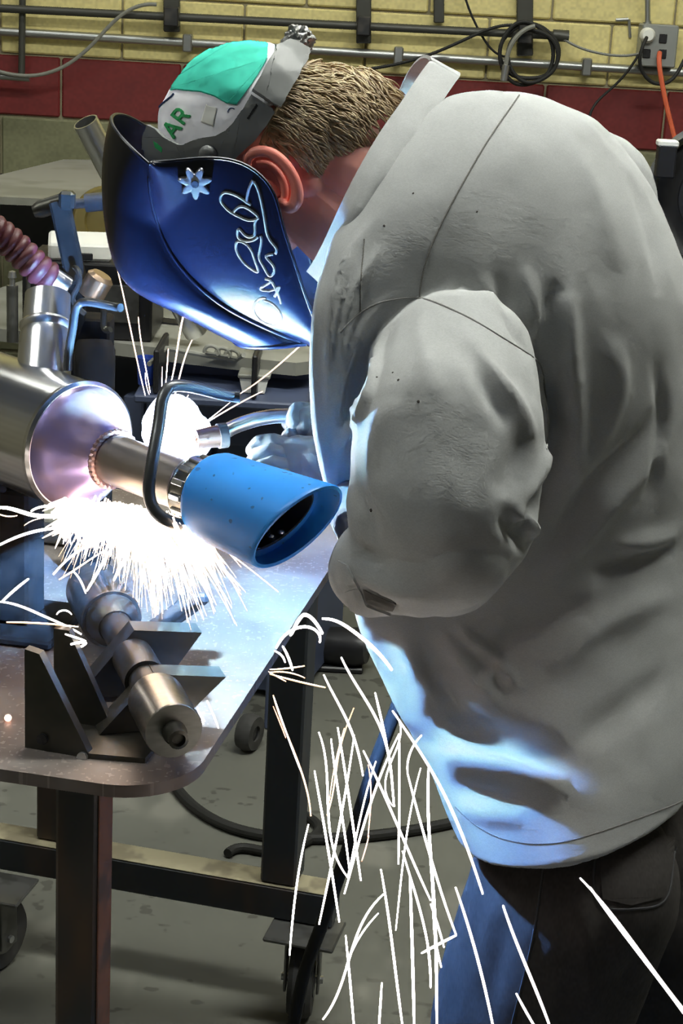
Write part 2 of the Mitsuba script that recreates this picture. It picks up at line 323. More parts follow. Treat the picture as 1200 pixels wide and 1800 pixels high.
# ------------------------------------------------------------------ far machine at the right edge
k = 'wire_reel'; tag(k, 'black and grey reel of a machine at the right edge of the picture', 'machine')
yq = 4.2; c = Y(1268, 350, yq); ax = norm((-.55, -.83, .05)); s = 4.3 / F
add(k + '__rim', lathe([(118 * s, -.05), (128 * s, -.05), (130 * s, 0), (128 * s, .05), (118 * s, .05), (118 * s, -.05)], c, ax, 64), 'm_conduit')
add(k + '__flange', lathe([(.001, -.02), (112 * s, -.02), (114 * s, .02), (70 * s, .035), (60 * s, .06), (.001, .06)], c, ax, 64), 'm_black')
add(k + '__hub', lathe([(.001, .05), (38 * s, .05), (34 * s, .1), (.001, .1)], c, ax, 32), 'm_greymetal')
add(k + '__stand', beam(c + [.02, .14, -.1], [c[0] + .02, c[1] + .14, .02], .28, .12, (0, -1, 0)), 'm_cart')
add(k + '__base', bbox((c[0] + .02, c[1] + .1, .025), (.5, .5, .05)), 'm_cart')
add(k + '__axle', tube([c - .03 * ax, c + [.02, .16, -.02]], .02, 12), 'm_greymetal')
q = Y(1171, 268, yq); add(k + '__latch', bbox(q + [0, .0, -.02], (.045, .04, .08)), 'm_black'); add(k + '__latch__cap', bbox(q + [0, 0, .022], (.05, .045, .016)), 'm_white')

# ------------------------------------------------------------------ far steel table at the left
TZ = 1.14
k = 'steel_table'; tag(k, 'far grey steel table against the green blocks at the left', 'table')
top = [Z(x, y, TZ) for x, y in [(0, 346), (250, 357), (300, 300)]] + [Z(300, 283, TZ)] + [Z(112, 280, TZ), Z(0, 307, TZ), Z(-120, 335, TZ), Z(-110, 341, TZ)]
for q in top: q[1] = min(q[1], WALL - .03)
add(k + '__tabletop', prism([q - [0, 0, .02] for q in top], (0, 0, 1), .02), 'm_bench')
a = Z(140, 348, TZ); b_ = np.array([a[0], a[1] + .35, 0])
rings = []
for z, w, dx in [(TZ - .021, .34, -.02), (TZ - .08, .30, 0), (TZ - .2, .22, .05), (.5, .17, .09), (.25, .18, .1), (0.002, .24, .1)]:
    rings.append([(b_[0] + dx + sx * w, b_[1] + sy * w * .8, z) for sx, sy in ((-1, -1), (1, -1), (1, 1), (-1, 1))])
add(k + '__pedestal', loft(rings), 'm_black', smooth=False)
k = 'olive_drum'; tag(k, 'olive brown round drum on the bench behind the bar clamp at the left', 'drum')
c = Y(188, 388, 4.42); s = 4.3 / F
add(k + '__shell', lathe([(.001, -.05), (58 * s, -.05), (62 * s, -.03), (62 * s, .03), (58 * s, .05), (40 * s, .05), (36 * s, .03), (.001, .03)], c, (.15, -1, .1), 48), 'm_olive')
add(k + '__stand', beam(c + [0, .0, -50 * s], [c[0], c[1], .921], .12, .08, (0, -1, 0)), 'm_black')

# ------------------------------------------------------------------ second bench behind the work
BZ = .92
k = 'work_bench'; tag(k, 'grey topped bench with a rounded corner behind the weld', 'bench')
near = [(-160, 560), (0, 578), (200, 602), (400, 626), (520, 638), (552, 634), (572, 618), (578, 600), (570, 580)]
top = [Z(x, y, BZ) for x, y in near]
d1 = norm(top[4] - top[1]); d2 = np.array([-d1[1], d1[0], 0]); d2 = d2 * np.sign(d2[1])
tp = top + [top[-1] + d2 * .42, top[0] + d2 * .62]
add(k + '__benchtop', prism([q - [0, 0, .03] for q in tp], (0, 0, 1), .03), 'm_bench')
n0 = (top[1] + top[2]) / 2
cc = (top[1] + top[4]) / 2 + d2 * .30
Bn = np.stack([d1, d2, [0, 0, 1]], 1); L1 = np.linalg.norm(top[4] - top[1])
add(k + '__cabinet', bbox([*(cc + d2 * .1)[:2], .38], (L1 * .96, .40, .72), Bn), 'm_cart')
for i, u in enumerate((-.47, -.05, .47)):
    q = (top[1] + top[4]) / 2 + d1 * L1 * u + d2 * .05; add(num(k + '__leg'), bbox([q[0], q[1], .395], (.05, .05, .79), Bn), 'm_cart')
for i in range(3):
    q = cc - d2 * .115 + d1 * L1 * (-.31 + .31 * i); p_ = num(k + '__door'); add(p_, bbox([q[0], q[1], .40], (L1 * .29, .02, .62), Bn), 'm_cart')
    add(p_ + '__handle', bbox([*(q - d2 * .02)[:2], .60], (.10, .012, .02), Bn), 'm_greymetal')
def bz(x, y, z=BZ): return Z(x, y, z)
# strip of dark rubber along the bench top and small things on it
k = add('rubber_strip', prism([bz(x, y) + [0, 0, .0005] for x, y in [(190, 560), (330, 574), (470, 586), (470, 577), (330, 566), (190, 551)]], (0, 0, 1), .004), 'm_black', label='dark rubber strip lying on the grey bench top behind the helmet', cat='strip')
q = bz(222, 512); add('wrench', cat(tube([q + [-.02, 0, .009], q + [.11, .05, .009]], .008, 8), bbox(q + [.12, .055, .009], (.035, .03, .014)), bbox(q + [-.03, 0, .009], (.03, .025, .014))), 'm_greymetal', label='small steel wrench on the bench beside the helmet edge', cat='wrench')
# machine box with the white case on it
kb = 'control_box'; o = bz(165, 600)
c = Y(150, 520, o[1] + .12); zt = Y(150, 466, o[1])[2]
add(kb + '__case', bbox([c[0] + .02, o[1] + .14, (BZ + zt) / 2 + .0005], (.30, .24, zt - BZ - .001)), 'm_black'); tag(kb, 'black box on the bench under the white case', 'box')
add(kb + '__panel', bbox([c[0] + .1, o[1] + .017, (BZ + zt) / 2], (.08, .01, (zt - BZ) * .5)), 'm_greymetal')
kw = 'white_case'; tag(kw, 'flat white case on the black box behind the bar clamp', 'case')
yq = o[1] + .04; l, r_ = Y(72, 462, yq), Y(182, 466, yq); hh = 30 * depth(l) / F
add(kw + '__body', bbox([(l[0] + r_[0]) / 2 + .0, yq + .10, zt + hh / 2 + .001], (r_[0] - l[0], .20, hh), np.array([[.985, -.17, 0], [.17, .985, 0], [0, 0, 1]]), .006), 'm_white')
q = Y(150, 452, yq - .012); add(kw + '__label', bbox(q + [0, .006, 0], (22 * s, .006, 11 * s), np.array([[.985, -.17, 0], [.17, .985, 0], [0, 0, 1]])), 'm_black')
# a shallow tray and a shelf hang from the bench front, with a clip row, a bin and a cup
k = 'work_bench'; yc = top[2][1] - .20
def cy(x, y, yy=yc): return Y(x, y, yy)
a, b = cy(262, 640), cy(424, 634)
w = b[0] - a[0]; zt = (a[2] + b[2]) / 2 + .01; xm = (a[0] + b[0]) / 2; zsh = zt - .085
s2 = depth(a) / F
add(k + '__tray_rim', tube([a, cy(292, 612, yc + .12), cy(414, 634, yc + .12), cy(428, 624, yc + .02)], .0055, 8), 'm_bench', label='pale rim of the hanging tool tray')
add(k + '__shelf', bbox([xm + .06, yc + .10, zsh - .01], (w * 1.9, .24, .018)), 'm_cart')
add(k + '__shelf_back', bbox([xm + .06, yc + .225, zsh - .06], (w * 1.9, .012, .22)), 'm_cart')
for sx in (-.52, .55): add(num(k + '__tray_side'), bbox([xm + sx * w + .02, yc + .09, zsh + .05], (.012, .2, .098)), 'm_black')
for i, x in enumerate((372, 392, 408)):
    q = cy(x, 616 + (x - 372) * .2, yc + .10); add(num(k + '__clip'), cat(tube([q + [-.016, 0, -.006], q + [-.006, 0, .010], q + [.008, 0, .008], q + [.016, 0, -.008]], .0045, 8, 16), tube([q + [-.014, .01, -.008], q + [.014, -.01, -.006]], .004, 6)), 'm_bench')
k = 'white_bin'; c = cy(449, 672, yc + .12); hb = c[2] + 20 * s2 - zsh
tag(k, 'small pale plastic bin at the right end of the shelf under the grey bench', 'bin')
add(k + '__body', loft([[(c[0] + sx * w_ * s2, c[1] + sy * .07, z) for sx, sy in ((-1, -1), (1, -1), (1, 1), (-1, 1))] for z, w_ in ((zsh + .001, 20), (zsh + hb, 26))]), 'm_white', smooth=False)
add(k + '__lid', bbox([c[0], c[1], zsh + hb + .004], (58 * s2, .15, .010)), 'm_bench')
k = 'blue_cup'; c = cy(272, 662, yc + .08)
tag(k, 'blue cup on the shelf behind the muffler left of the hanger rod', 'cup')
add(k + '__body', lathe([(.001, 0), (14 * s2, 0), (18 * s2, 50 * s2), (16 * s2, 50 * s2), (12 * s2, 4 * s2), (.001, 4 * s2)], [c[0] - .02, c[1], zsh + .001], (0, 0, 1), 28), 'm_bluecup')
# leaning exhaust pipe behind the helmet
a = P(150, 214, 3.62); b = bz(345, 585, BZ + .03)
add('leaning_pipe', lathe([(20 * 3.6 / F, 0), (23 * 3.6 / F, 0), (23 * 3.6 / F, np.linalg.norm(a - b)), (20 * 3.6 / F, np.linalg.norm(a - b)), (20 * 3.6 / F, 0)], b, a - b, 32), 'm_polished', label='bright steel pipe leaning behind the welding helmet', cat='pipe')

# things on the floor
def floorline(pts, z=.012): return [Z(x, y, z) for x, y in pts]
add('floor_cable', tube(floorline([(290, 1352), (310, 1385), (350, 1425), (400, 1452), (450, 1466), (540, 1474), (640, 1470), (720, 1460), (790, 1447), (900, 1420), (1000, 1395)]), .012, 10, 90), 'm_cable', label='black cable lying on the floor behind the rolling table', cat='cable')
add('ground_cable', tube(floorline([(520, 1425), (545, 1438), (560, 1455), (545, 1475), (515, 1490), (480, 1497), (430, 1490), (400, 1500)]), .010, 10, 60), 'm_cable', label='short black cable curl on the floor beside the rear table post', cat='cable')
k = 'floor_motor'; c = Z(588, 1172, 0); s3 = depth(c) / F
tag(k, 'dark machine with round ends standing on the floor beyond the table edge', 'machine')
add(k + '__body', lathe([(.001, -62 * s3), (26 * s3, -62 * s3), (32 * s3, -52 * s3), (34 * s3, 40 * s3), (28 * s3, 56 * s3), (.001, 56 * s3)], c + [0, 0, 40 * s3], (1, -.25, .1), 36), 'm_black')
add(k + '__base', bbox(c + [0, 0, 6 * s3], (100 * s3, 60 * s3, 10 * s3)), 'm_black')
add(k + '__shaft', lathe([(.001, 0), (8 * s3, 0), (8 * s3, 16 * s3), (.001, 16 * s3)], c + [54 * s3, -13 * s3, 46 * s3], (1, -.25, .1), 16), 'm_knob')
k = 'stool_base'; c = Z(437, 1318, 0)
tag(k, 'dark rubber wheel on the floor left of the rear table post', 'wheel')
s3 = depth(c) / F
add(k + '__tire', lathe([(14 * s3, -14 * s3), (30 * s3, -14 * s3), (34 * s3, 0), (30 * s3, 14 * s3), (14 * s3, 14 * s3), (14 * s3, -14 * s3)], c + [0, 0, 34 * s3], (.9, -.4, 0), 36), 'm_rubber')
add(k + '__hub', lathe([(.001, -10 * s3), (14 * s3, -10 * s3), (14 * s3, 10 * s3), (.001, 10 * s3)], c + [0, 0, 34 * s3], (.9, -.4, 0), 24), 'm_black')

# ------------------------------------------------------------------ the rolling welding table
TZ = .96
k = 'welding_table'; tag(k, 'scorched steel welding table with rounded corners on a dark wheeled frame', 'table')
A_, B_ = Z(-40, 1322, TZ), Z(480, 1200, TZ)
ex = norm(Z(600, 1000, TZ) - Z(440, 1252, TZ)); ey = ex; ex = np.array([ey[1], -ey[0], 0])
cor = Z(318, 1398, TZ)                    # where the two straight edges would meet
rad = .085
nearl = cor - ex * 1.0; farr = cor + ey * .98
ang = np.linspace(-np.pi / 2, 0, 12)
cen = cor - ex * rad + ey * rad
outl = [nearl] + [cen + rad * (math.cos(t) * ex + math.sin(t) * ey) for t in ang] + [farr, farr - ex * 1.0]
add(k + '__tabletop', prism([q - [0, 0, .014] for q in outl], (0, 0, 1), .014), 'm_tabletop')
def T2(u, v, z): return cor + ex * u + ey * v + np.array([0, 0, z - TZ])
Bt = np.stack([ex, ey, [0, 0, 1]], 1)
q = Z(130, 1374, TZ - .014); q = q + ey * .03
fw = 78 * depth(q) / F
add(k + '__leg', bbox([q[0], q[1], (TZ - .015) / 2], (fw, fw, TZ - .016), Bt), 'm_legsteel')
add(k + '__leg_strip', bbox(np.array([q[0], q[1], (TZ - .015) / 2]) + ex * (fw / 2 + .0011), (.002, fw * .9, TZ - .02), Bt), 'm_brown', label='brown side of the front leg')  # thin brown strip along one side of the front leg
RZ = .23
la, lb = Z(-160, 1448, RZ), Z(585, 1578, RZ)      # top front edge of the lower rail... found at the rail's height
dr_ = norm(lb - la); dp = np.array([-dr_[1], dr_[0], 0])
rh = .062; rw = .058
a2, b2 = la + dp * rw / 2, lb + dp * rw / 2
add(k + '__rail', beam(a2 - [0, 0, rh / 2], b2 - [0, 0, rh / 2], rw, rh), 'm_legsteel')
add(k + '__rail_plate', beam(a2 + [0, 0, .001], b2 + [0, 0, .001], rw * .96, .002), 'm_railtop', label='pale top face of the lower rail')  # thin paler plate along the top of the rail
Br = np.stack([dr_, dp, [0, 0, 1]], 1)
for x, y in ((487, 1558), (92, 1482)):
    q = Z(x, y, RZ); q = q + dp * (rw / 2 + .004); w_ = .064
    add(num(k + '__post'), bbox([q[0], q[1], (RZ + TZ - .014) / 2 + .001], (w_, w_, TZ - .016 - RZ), Br), 'm_legsteel')
for i, (x, y) in enumerate(((-20, 1570), (528, 1648))):
    c = Z(x, y, RZ - rh); c = c + dp * (rw / 2); 
    kk = num(k + '__caster'); wr = (RZ - rh - .02) / 2 * .93
    add(kk + '__plate', bbox([c[0], c[1], RZ - rh - .005], (.125, .10, .008), Br), 'm_greymetal')
    wax = norm(dr_ * (.96 if i else .93) + dp * (.15 if i else -.25)); wc = np.array([c[0], c[1], wr + .001]) + (dr_ * .0)
    add(kk + '__tire', lathe([(wr * .45, -.021), (wr * .9, -.021), (wr, -.012), (wr, .012), (wr * .9, .021), (wr * .45, .021), (wr * .45, -.021)], wc, wax, 44), 'm_rubber')
    add(kk + '__hub', lathe([(.001, -.023), (wr * .46, -.023), (wr * .46, .023), (.001, .023)], wc, wax, 28), 'm_greymetal')
    side = np.cross([0, 0, 1], wax)
    for sg in (-1, 1):
        add(num(kk + '__fork'), beam(wc + wax * sg * .029 - [0, 0, wr * .25], wc + wax * sg * .029 + [0, 0, RZ - rh - .0095 - wc[2]], .045, .005, wax), 'm_greymetal')
    add(kk + '__axle', tube([wc - wax * .037, wc + wax * .037], .007, 10), 'm_knob')
q = Z(130, 1374, TZ - .014) + ey * .03
qf = np.array([q[0], q[1], 0.0]); add(k + '__foot', bbox(qf + [0, 0, .004], (.12, .12, .008), Bt), 'm_legsteel')
scene[k + '__leg'] = mikit.ply(bbox([q[0], q[1], (TZ - .015 + .008) / 2], (fw, fw, TZ - .024), Bt), 'm_legsteel')
add('torch_lead', tube([P(x, y, d) for x, y, d in [(735, 1120, 2.39), (715, 1190, 2.38), (700, 1235, 2.37), (660, 1340, 2.36), (622, 1460, 2.36), (590, 1555, 2.39), (560, 1640, 2.44), (535, 1710, 2.49), (518, 1790, 2.52), (500, 1880, 2.55), (470, 1960, 2.64)]], .0095, 12, 80), 'm_cable', label='thick dark welding lead slanting down from the shirt past the caster', cat='cable')

# ------------------------------------------------------------------ the work: muffler, neck, clamp and blue tip
AL = math.radians(49); TA = math.radians(19.5)
ua = norm(R * math.sin(AL) * math.cos(TA) - U * math.sin(AL) * math.sin(TA) - f0 * math.cos(AL))
N0 = P(197, 806, 1.93)
def AX(h): return N0 + ua * h
rb, rn = .0755, .0285
k = 'muffler'; tag(k, 'polished stainless steel muffler being welded, its heat tint mixed with painted arc glow', 'muffler')
add(k + '__body', lathe([(rb - .004, -.62), (rb, -.615), (rb, -.067), (rb + .0018, -.064), (rb + .0018, -.059), (rb - .002, -.056), (rb - .010, -.056), (rb - .010, -.60), (.001, -.60)], N0, ua, 96), 'm_stainless')
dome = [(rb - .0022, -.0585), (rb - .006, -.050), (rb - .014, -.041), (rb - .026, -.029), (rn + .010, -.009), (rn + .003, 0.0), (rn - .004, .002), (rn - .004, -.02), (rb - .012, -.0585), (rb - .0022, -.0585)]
add(k + '__end_cap', lathe(dome, N0, ua, 96), 'm_arctemper', label='domed end with heat tint and painted violet arc reflection')
a = np.linspace(0, 2 * np.pi, 97)
Bx = basis(ua)
bead = [AX(.003) + (rn + .0025 + .0009 * math.sin(31 * t)) * (math.cos(t) * Bx[:, 0] + math.sin(t) * Bx[:, 1]) for t in a]
add(k + '__weld_bead', tube(bead, .0042, 8), 'm_weld', label='glowing weld bead round the neck')
add(k + '__neck', lathe([(rn - .003, -.005), (rn, -.003), (rn, .205), (rn - .003, .205), (rn - .003, -.005)], N0, ua, 64), 'm_neck')
ip = AX(-.135); top = P(84, 519, 2.075); base = ip + norm(top - ip) * .05; L_ = np.linalg.norm(top - base)
ri = .0305
add(k + '__inlet', lathe([(ri + .002, 0), (ri + .001, L_ * .55), (ri - .001, L_ * .62), (ri + .0015, L_ * .655), (ri + .0015, L_ * .685), (ri - .002, L_ * .72), (ri - .003, L_), (ri - .006, L_), (ri - .006, 0), (ri + .002, 0)], base, top - base, 56), 'm_polished', label='bright pipe stub standing up from the muffler')
def rod(pts, r, m=60): return tube([P(*q) for q in pts], r, 12, m)
add(k + '__hanger_rod', tube([P(*q) for q in [(119, 652, 2.02), (122, 610, 2.02), (130, 560, 2.02), (134, 542, 2.02), (142, 533, 2.02), (156, 531, 2.015), (185, 536, 2.01), (212, 541, 2.0)]], .0052, 12, 60), 'm_rod', label='small bent hanger rod by the inlet')
k2 = 'hanger'; tag(k2, 'dark bent hanger rod looping over the neck next to the weld', 'rod')
add(k2 + '__rod', rod([(318, 922, 1.80), (295, 915, 1.79), (272, 897, 1.785), (262, 870, 1.785), (264, 835, 1.785), (272, 785, 1.79), (281, 730, 1.80), (287, 697, 1.805), (297, 682, 1.81), (318, 678, 1.82), (360, 686, 1.84), (412, 697, 1.86)], .0066, 90), 'm_rod')
add(k2 + '__tip', lathe([(.001, 0), (.0072, 0), (.0072, .006), (.001, .006)], P(412, 697, 1.86), R, 14), 'm_rod')
k = 'pipe_clamp'; tag(k, 'slotted steel band clamp on the neck behind the blue tip', 'clamp')
c0 = .138
add(k + '__band', lathe([(rn + .0006, c0), (rn + .008, c0 + .001), (rn + .009, c0 + .004), (rn + .0075, c0 + .007), (rn + .0075, c0 + .022), (rn + .009, c0 + .025), (rn + .008, c0 + .029), (rn + .0006, c0 + .030), (rn + .0006, c0)], N0, ua, 64), 'm_roller')
for i in range(14):
    t = i * 2 * math.pi / 14; er = math.cos(t) * Bx[:, 0] + math.sin(t) * Bx[:, 1]
    add(num(k + '__rib'), beam(AX(c0 + .006) + er * (rn + .0085), AX(c0 + .024) + er * (rn + .0085), .007, .004, er, .001), 'm_polished')
er = norm(-U * .9 + ua * 0 - f0 * .3); er = norm(er - ua * (er @ ua))
add(k + '__bolt', tube([AX(c0 + .015) + er * (rn + .016) - np.cross(ua, er) * .022, AX(c0 + .015) + er * (rn + .016) + np.cross(ua, er) * .022], .0045, 10), 'm_polished')
for sg in (-1, 1): add(num(k + '__lug'), beam(AX(c0 + .015) + er * (rn + .004) + np.cross(ua, er) * .012 * sg, AX(c0 + .015) + er * (rn + .024) + np.cross(ua, er) * .012 * sg, .024, .005, np.cross(ua, er), .001), 'm_roller')
# blue tip with a slash cut mouth
k = 'exhaust_tip'; tag(k, 'blue exhaust tip with a slash cut open mouth', 'exhaust tip')
uu = norm(U - ua * (U @ ua)); vv = np.cross(ua, uu)
def ringb(r, h, sl, n=80, tw=math.radians(12)):
    t = np.arange(n) * 2 * np.pi / n
    return np.array([AX(h + sl * math.cos(x - tw)) + r * (math.cos(x) * uu + math.sin(x) * vv) for x in t])
hm, sl, ra, rc = .300, .034, .0490, .0530
t0 = .180
rings = [ringb(rn + .001, t0 - .009, 0), ringb(ra - .009, t0 - .009, 0), ringb(ra - .002, t0 - .006, 0), ringb(ra, t0, 0)]
for f in (.25, .5, .75, .97): rings.append(ringb(ra + (rc - ra) * f, t0 + (hm - t0) * f, sl * f))
rings += [ringb(rc, hm, sl), ringb(rc - .0012, hm + .0025, sl), ringb(rc - .0045, hm + .002, sl), ringb(rc - .0055, hm - .001, sl)]
for f in (.93, .86, .80): rings.append(ringb(ra + (rc - ra) * f - .0065, t0 + (hm - t0) * f, sl * f))
rings += [ringb(ra - .010, t0 + (hm - t0) * .795, sl * .8)]
add(k + '__shell', loft(rings, caps=False), 'm_blue', smooth=40)
inn = [ringb(ra - .0098, t0 + (hm - t0) * .80, sl * .8), ringb(ra - .0125, t0 + (hm - t0) * .80, sl * .8), ringb(ra - .0135, t0 + .025, 0), ringb(.001, t0 + .025, 0)]
add(k + '__core', loft(inn, caps=False), 'm_tubeblack', label='black inner tube')  # near-black inner tube set back from the mouth
for i, (t, o) in enumerate(((3.9, 0), (4.15, .004), (4.05, -.006))):
    q = AX(.245 + o * 2) + (ra - .0150) * (math.cos(t) * uu + math.sin(t) * vv)
    add(num(k + '__tack'), trimesh.Trimesh(q + ICO * [.004, .003, .003], trimesh.creation.icosphere(subdivisions=2).faces), 'm_polished', smooth=True, label='bright weld blob inside the tip')

# supports that carry the work on the table
k = 'support_stand'; tag(k, 'dark steel stand under the muffler at the table\'s left', 'stand')
c = AX(-.20); zz = c[2] - rb - .004
add(k + '__column', bbox([c[0], c[1], (TZ + .012 + zz) / 2], (.07, .06, zz - TZ - .014), Bt), 'm_darkmatte')
add(k + '__base', bbox([c[0], c[1], TZ + .0065], (.16, .14, .011), Bt), 'm_darkmatte')
wd = norm(np.cross(ua, [0, 0, 1]))
for sg in (-1, 1): add(num(k + '__cradle'), beam(c + wd * sg * .02 - [0, 0, rb + .004], c + wd * sg * .068 - [0, 0, rb - .02], .05, .008, (0, 0, 1)), 'm_darkmatte')
k = 'steel_bar'; tag(k, 'grey steel bar lying across the table behind the muffler end', 'bar')
a, b = Z(-60, 925, TZ), Z(205, 948, TZ); b = a + ex * ((b - a) @ ex)
add(k + '__bar', beam(a + [0, 0, .019], b + [0, 0, .019], .075, .036), 'm_bench')
k = 'clamp_tower'; tag(k, 'dark clamp tower with a lever and pivot bolt behind the muffler', 'clamp')
q = P(158, 600, 2.260); g0 = np.array([q[0], q[1], TZ])
add(k + '__column', beam(g0 + [0, 0, .002], q + [0, 0, .035], .058, .05, (0, -1, 0)), 'm_darkmatte')
add(k + '__plate', prism([P(x, y, 2.225) for x, y in [(92, 520), (112, 462), (142, 455), (150, 500), (150, 560), (138, 590), (110, 570)]], (0, -1, 0), .02), 'm_darkmatte', smooth=False)
add(k + '__lever', beam(P(136, 500, 2.200), P(104, 352, 2.200), .018, .026, R), 'm_darkmatte')
add(k + '__lever_edge', beam(P(147, 500, 2.205), P(122, 372, 2.205), .010, .005, R), 'm_fixture')
add(k + '__head', lathe([(.001, -.034), (.008, -.034), (.012, -.024), (.012, .02), (.009, .024), (.001, .024)], P(101, 358, 2.29), R * .9 + U * .3, 20), 'm_fixture')
add(k + '__knuckle', bbox(P(118, 352, 2.185), (.02, .02, .024)), 'm_fixture')
add(k + '__bolt', tube([P(120, 359, 2.29), P(150, 357, 2.29)], .0068, 12), 'm_rod')
add(k + '__rubber_tip', tube([P(150, 357, 2.29), P(192, 353, 2.29)], .0125, 16), 'm_rubber')
add(k + '__hook', tube([P(*q) for q in [(131, 470, 2.180), (140, 485, 2.170), (137, 505, 2.170), (128, 525, 2.170), (136, 540, 2.170), (150, 552, 2.170)]], .0035, 8, 30), 'm_fixture')
add(k + '__bushing', lathe([(.001, 0), (.017, 0), (.018, .005), (.018, .028), (.013, .033), (.001, .033)], P(158, 520, 2.200), R * .5 + U * .75 - f0 * .3, 24), 'm_bronze', label='bronze bushing')
add(k + '__pin', tube([P(*q) for q in [(181, 541, 2.180), (182, 565, 2.180), (184, 578, 2.180), (194, 579, 2.175)]], .0042, 10, 30), 'm_fixture')
add(k + '__barrel', lathe([(.001, -.06), (.026, -.06), (.027, .0), (.022, .012), (.001, .012)], P(166, 615, 2.210), U, 28), 'm_darkmatte')
k = 'red_hose'; tag(k, 'dark red corrugated hose coming in from the left edge', 'hose')
ax_ = spl([P(*q) for q in [(-60, 370, 2.12), (-20, 398, 2.14), (25, 432, 2.16), (62, 468, 2.17), (90, 490, 2.18)]], 160)
rr = .0170 + .0038 * np.abs(np.sin(np.linspace(0, 11 * np.pi, 160))) ** .7
add(k + '__tube', tube(ax_, rr, 20), 'm_hose')
add(k + '__ferrule', lathe([(.001, 0), (.016, 0), (.016, .022), (.001, .022)], ax_[-1], ax_[-1] - ax_[-4], 20), 'm_polished')
for i, x in enumerate((22, 50)):
    q = bz(x, 600 + x * .03); h = (depth(q)) / F
    kk = num('bench_post'); tag(kk, ['stubby dark post with a bright top on the bench at the left', 'thin dark rod standing on the bench at the left'][i], 'post')
    add(kk + '__shaft', tube([q, q + [0, 0, (100, 125)[i] * h]], (10, 4)[i] * h, 14), 'm_greymetal')
    if i == 0: add(kk + '__knob', lathe([(.001, 0), (5 * h, 0), (5 * h, 12 * h), (8 * h, 14 * h), (6 * h, 24 * h), (.001, 26 * h)], q + [0, 0, 100 * h], (0, 0, 1), 16), 'm_knob')

# ------------------------------------------------------------------ roller fixture on the near corner of the table
k = 'roller_fixture'; tag(k, 'heavy steel roller fixture of two plates and two rollers on the table corner', 'fixture')
FZ = TZ + .052
q0, q1 = Z(190, 1078, FZ), Z(298, 1272, FZ); na = norm(q1 - q0)
def FX(h): return q0 + na * h
L_ = np.linalg.norm(q1 - q0)
def ondisc(x, y, h): return PL(x, y, FX(h), na)
sR = depth(q0) / F
add(k + '__axle', lathe([(.001, -.01), (.019, -.01), (.019, L_ + .002), (.001, L_ + .002)], q0, na, 32), 'm_fixture')
add(k + '__roller', lathe([(.001, -.088), (50 * sR, -.088), (53 * sR, -.084), (54 * sR, .018), (52 * sR, .021), (.001, .021)], q0, na, 56), 'm_roller')
add(k + '__collar', lathe([(.001, .021), (47 * sR, .0212), (43 * sR, .036), (30 * sR, .046), (.001, .046)], q0, na, 40), 'm_fixture')
s1 = depth(FX(L_)) / F
add(k + '__roller_001', lathe([(.001, L_ - .066), (50 * s1, L_ - .066), (52 * s1, L_ - .062), (52 * s1, L_ + .016), (50 * s1, L_ + .019), (.001, L_ + .019)], q0, na, 56), 'm_roller')
add(k + '__bolt', lathe([(.001, L_ + .019), (.0125, L_ + .0192), (.0125, L_ + .026), (.0105, L_ + .030), (.0105, L_ + .040), (.007, L_ + .041), (.006, L_ + .036), (.001, L_ + .036)], q0, na, 24), 'm_fixture')
h1 = L_ * .44; h2 = L_ * .74
def plate(poly, h, th=.030): return tri(man(prism([ondisc(x, y, h) for x, y in poly], -na, th)).trim_by_plane((0, 0, 1), TZ + .0065))
add(k + '__plate', plate([(128, 1236), (236, 1108), (355, 1112), (308, 1176), (262, 1240), (200, 1262)], h1), 'm_fixture', smooth=False)
add(k + '__plate_001', plate([(160, 1308), (272, 1186), (397, 1190), (344, 1242), (300, 1300), (215, 1332)], h2), 'm_fixture', smooth=False)
add(k + '__spacer', lathe([(.001, h1), (.0235, h1 + .0001), (.0235, h2 - .0301), (.001, h2 - .0301)], q0, na, 36), 'm_fixture')
add(k + '__stub', tube([P(272, 1104, depth(FX(.04))), P(312, 1078, depth(FX(.04))), P(343, 1054, depth(FX(.04)))], [.011, .012, .013], 14), 'm_fixture')
add(k + '__stub_end', bbox(P(340, 1053, depth(FX(.03)) + .008), (.036, .02, .014), np.stack([R, np.cross(U, R), U], 1)), 'm_fixture')
g1, g2 = Z(44, 1314, TZ), Z(160, 1334, TZ); d = depth(g1)
gn = norm(np.cross(g2 - g1, [0, 0, 1])); gn = gn if gn @ (O - g1) > 0 else -gn
gt = PL(43, 1141, g1, gn)
add(k + '__gusset', prism([g1 - gn * .012, g2 - gn * .012, gt + (g2 - g1) * .22 - gn * .012 - [0, 0, .003], gt - gn * .012], gn, .012), 'm_fixture', smooth=False)
add(k + '__gusset_001', prism([g1 - gn * .075 + (g2 - g1) * .05, g2 - gn * .075, gt + (g2 - g1) * .28 - gn * .075, gt + (g2 - g1) * .05 - gn * .075], gn, .010), 'm_fixture', smooth=False)
add(k + '__base_plate', prism([g1 - gn * .09, g2 - gn * .09, g2 + (g2 - g1) * .75 - gn * .05, g2 + (g2 - g1) * .75 + gn * -.01, g2, g1 - gn * .0], (0, 0, 1), .006), 'm_fixture', smooth=False)
for i, (x, y) in enumerate(((76, 1298), (146, 1330))):
    add(num(k + '__screw'), lathe([(.001, 0), (.006, 0), (.006, .004), (.001, .005)], PL(x, y, g1, gn), gn, 12), 'm_knob' if i else 'm_black')

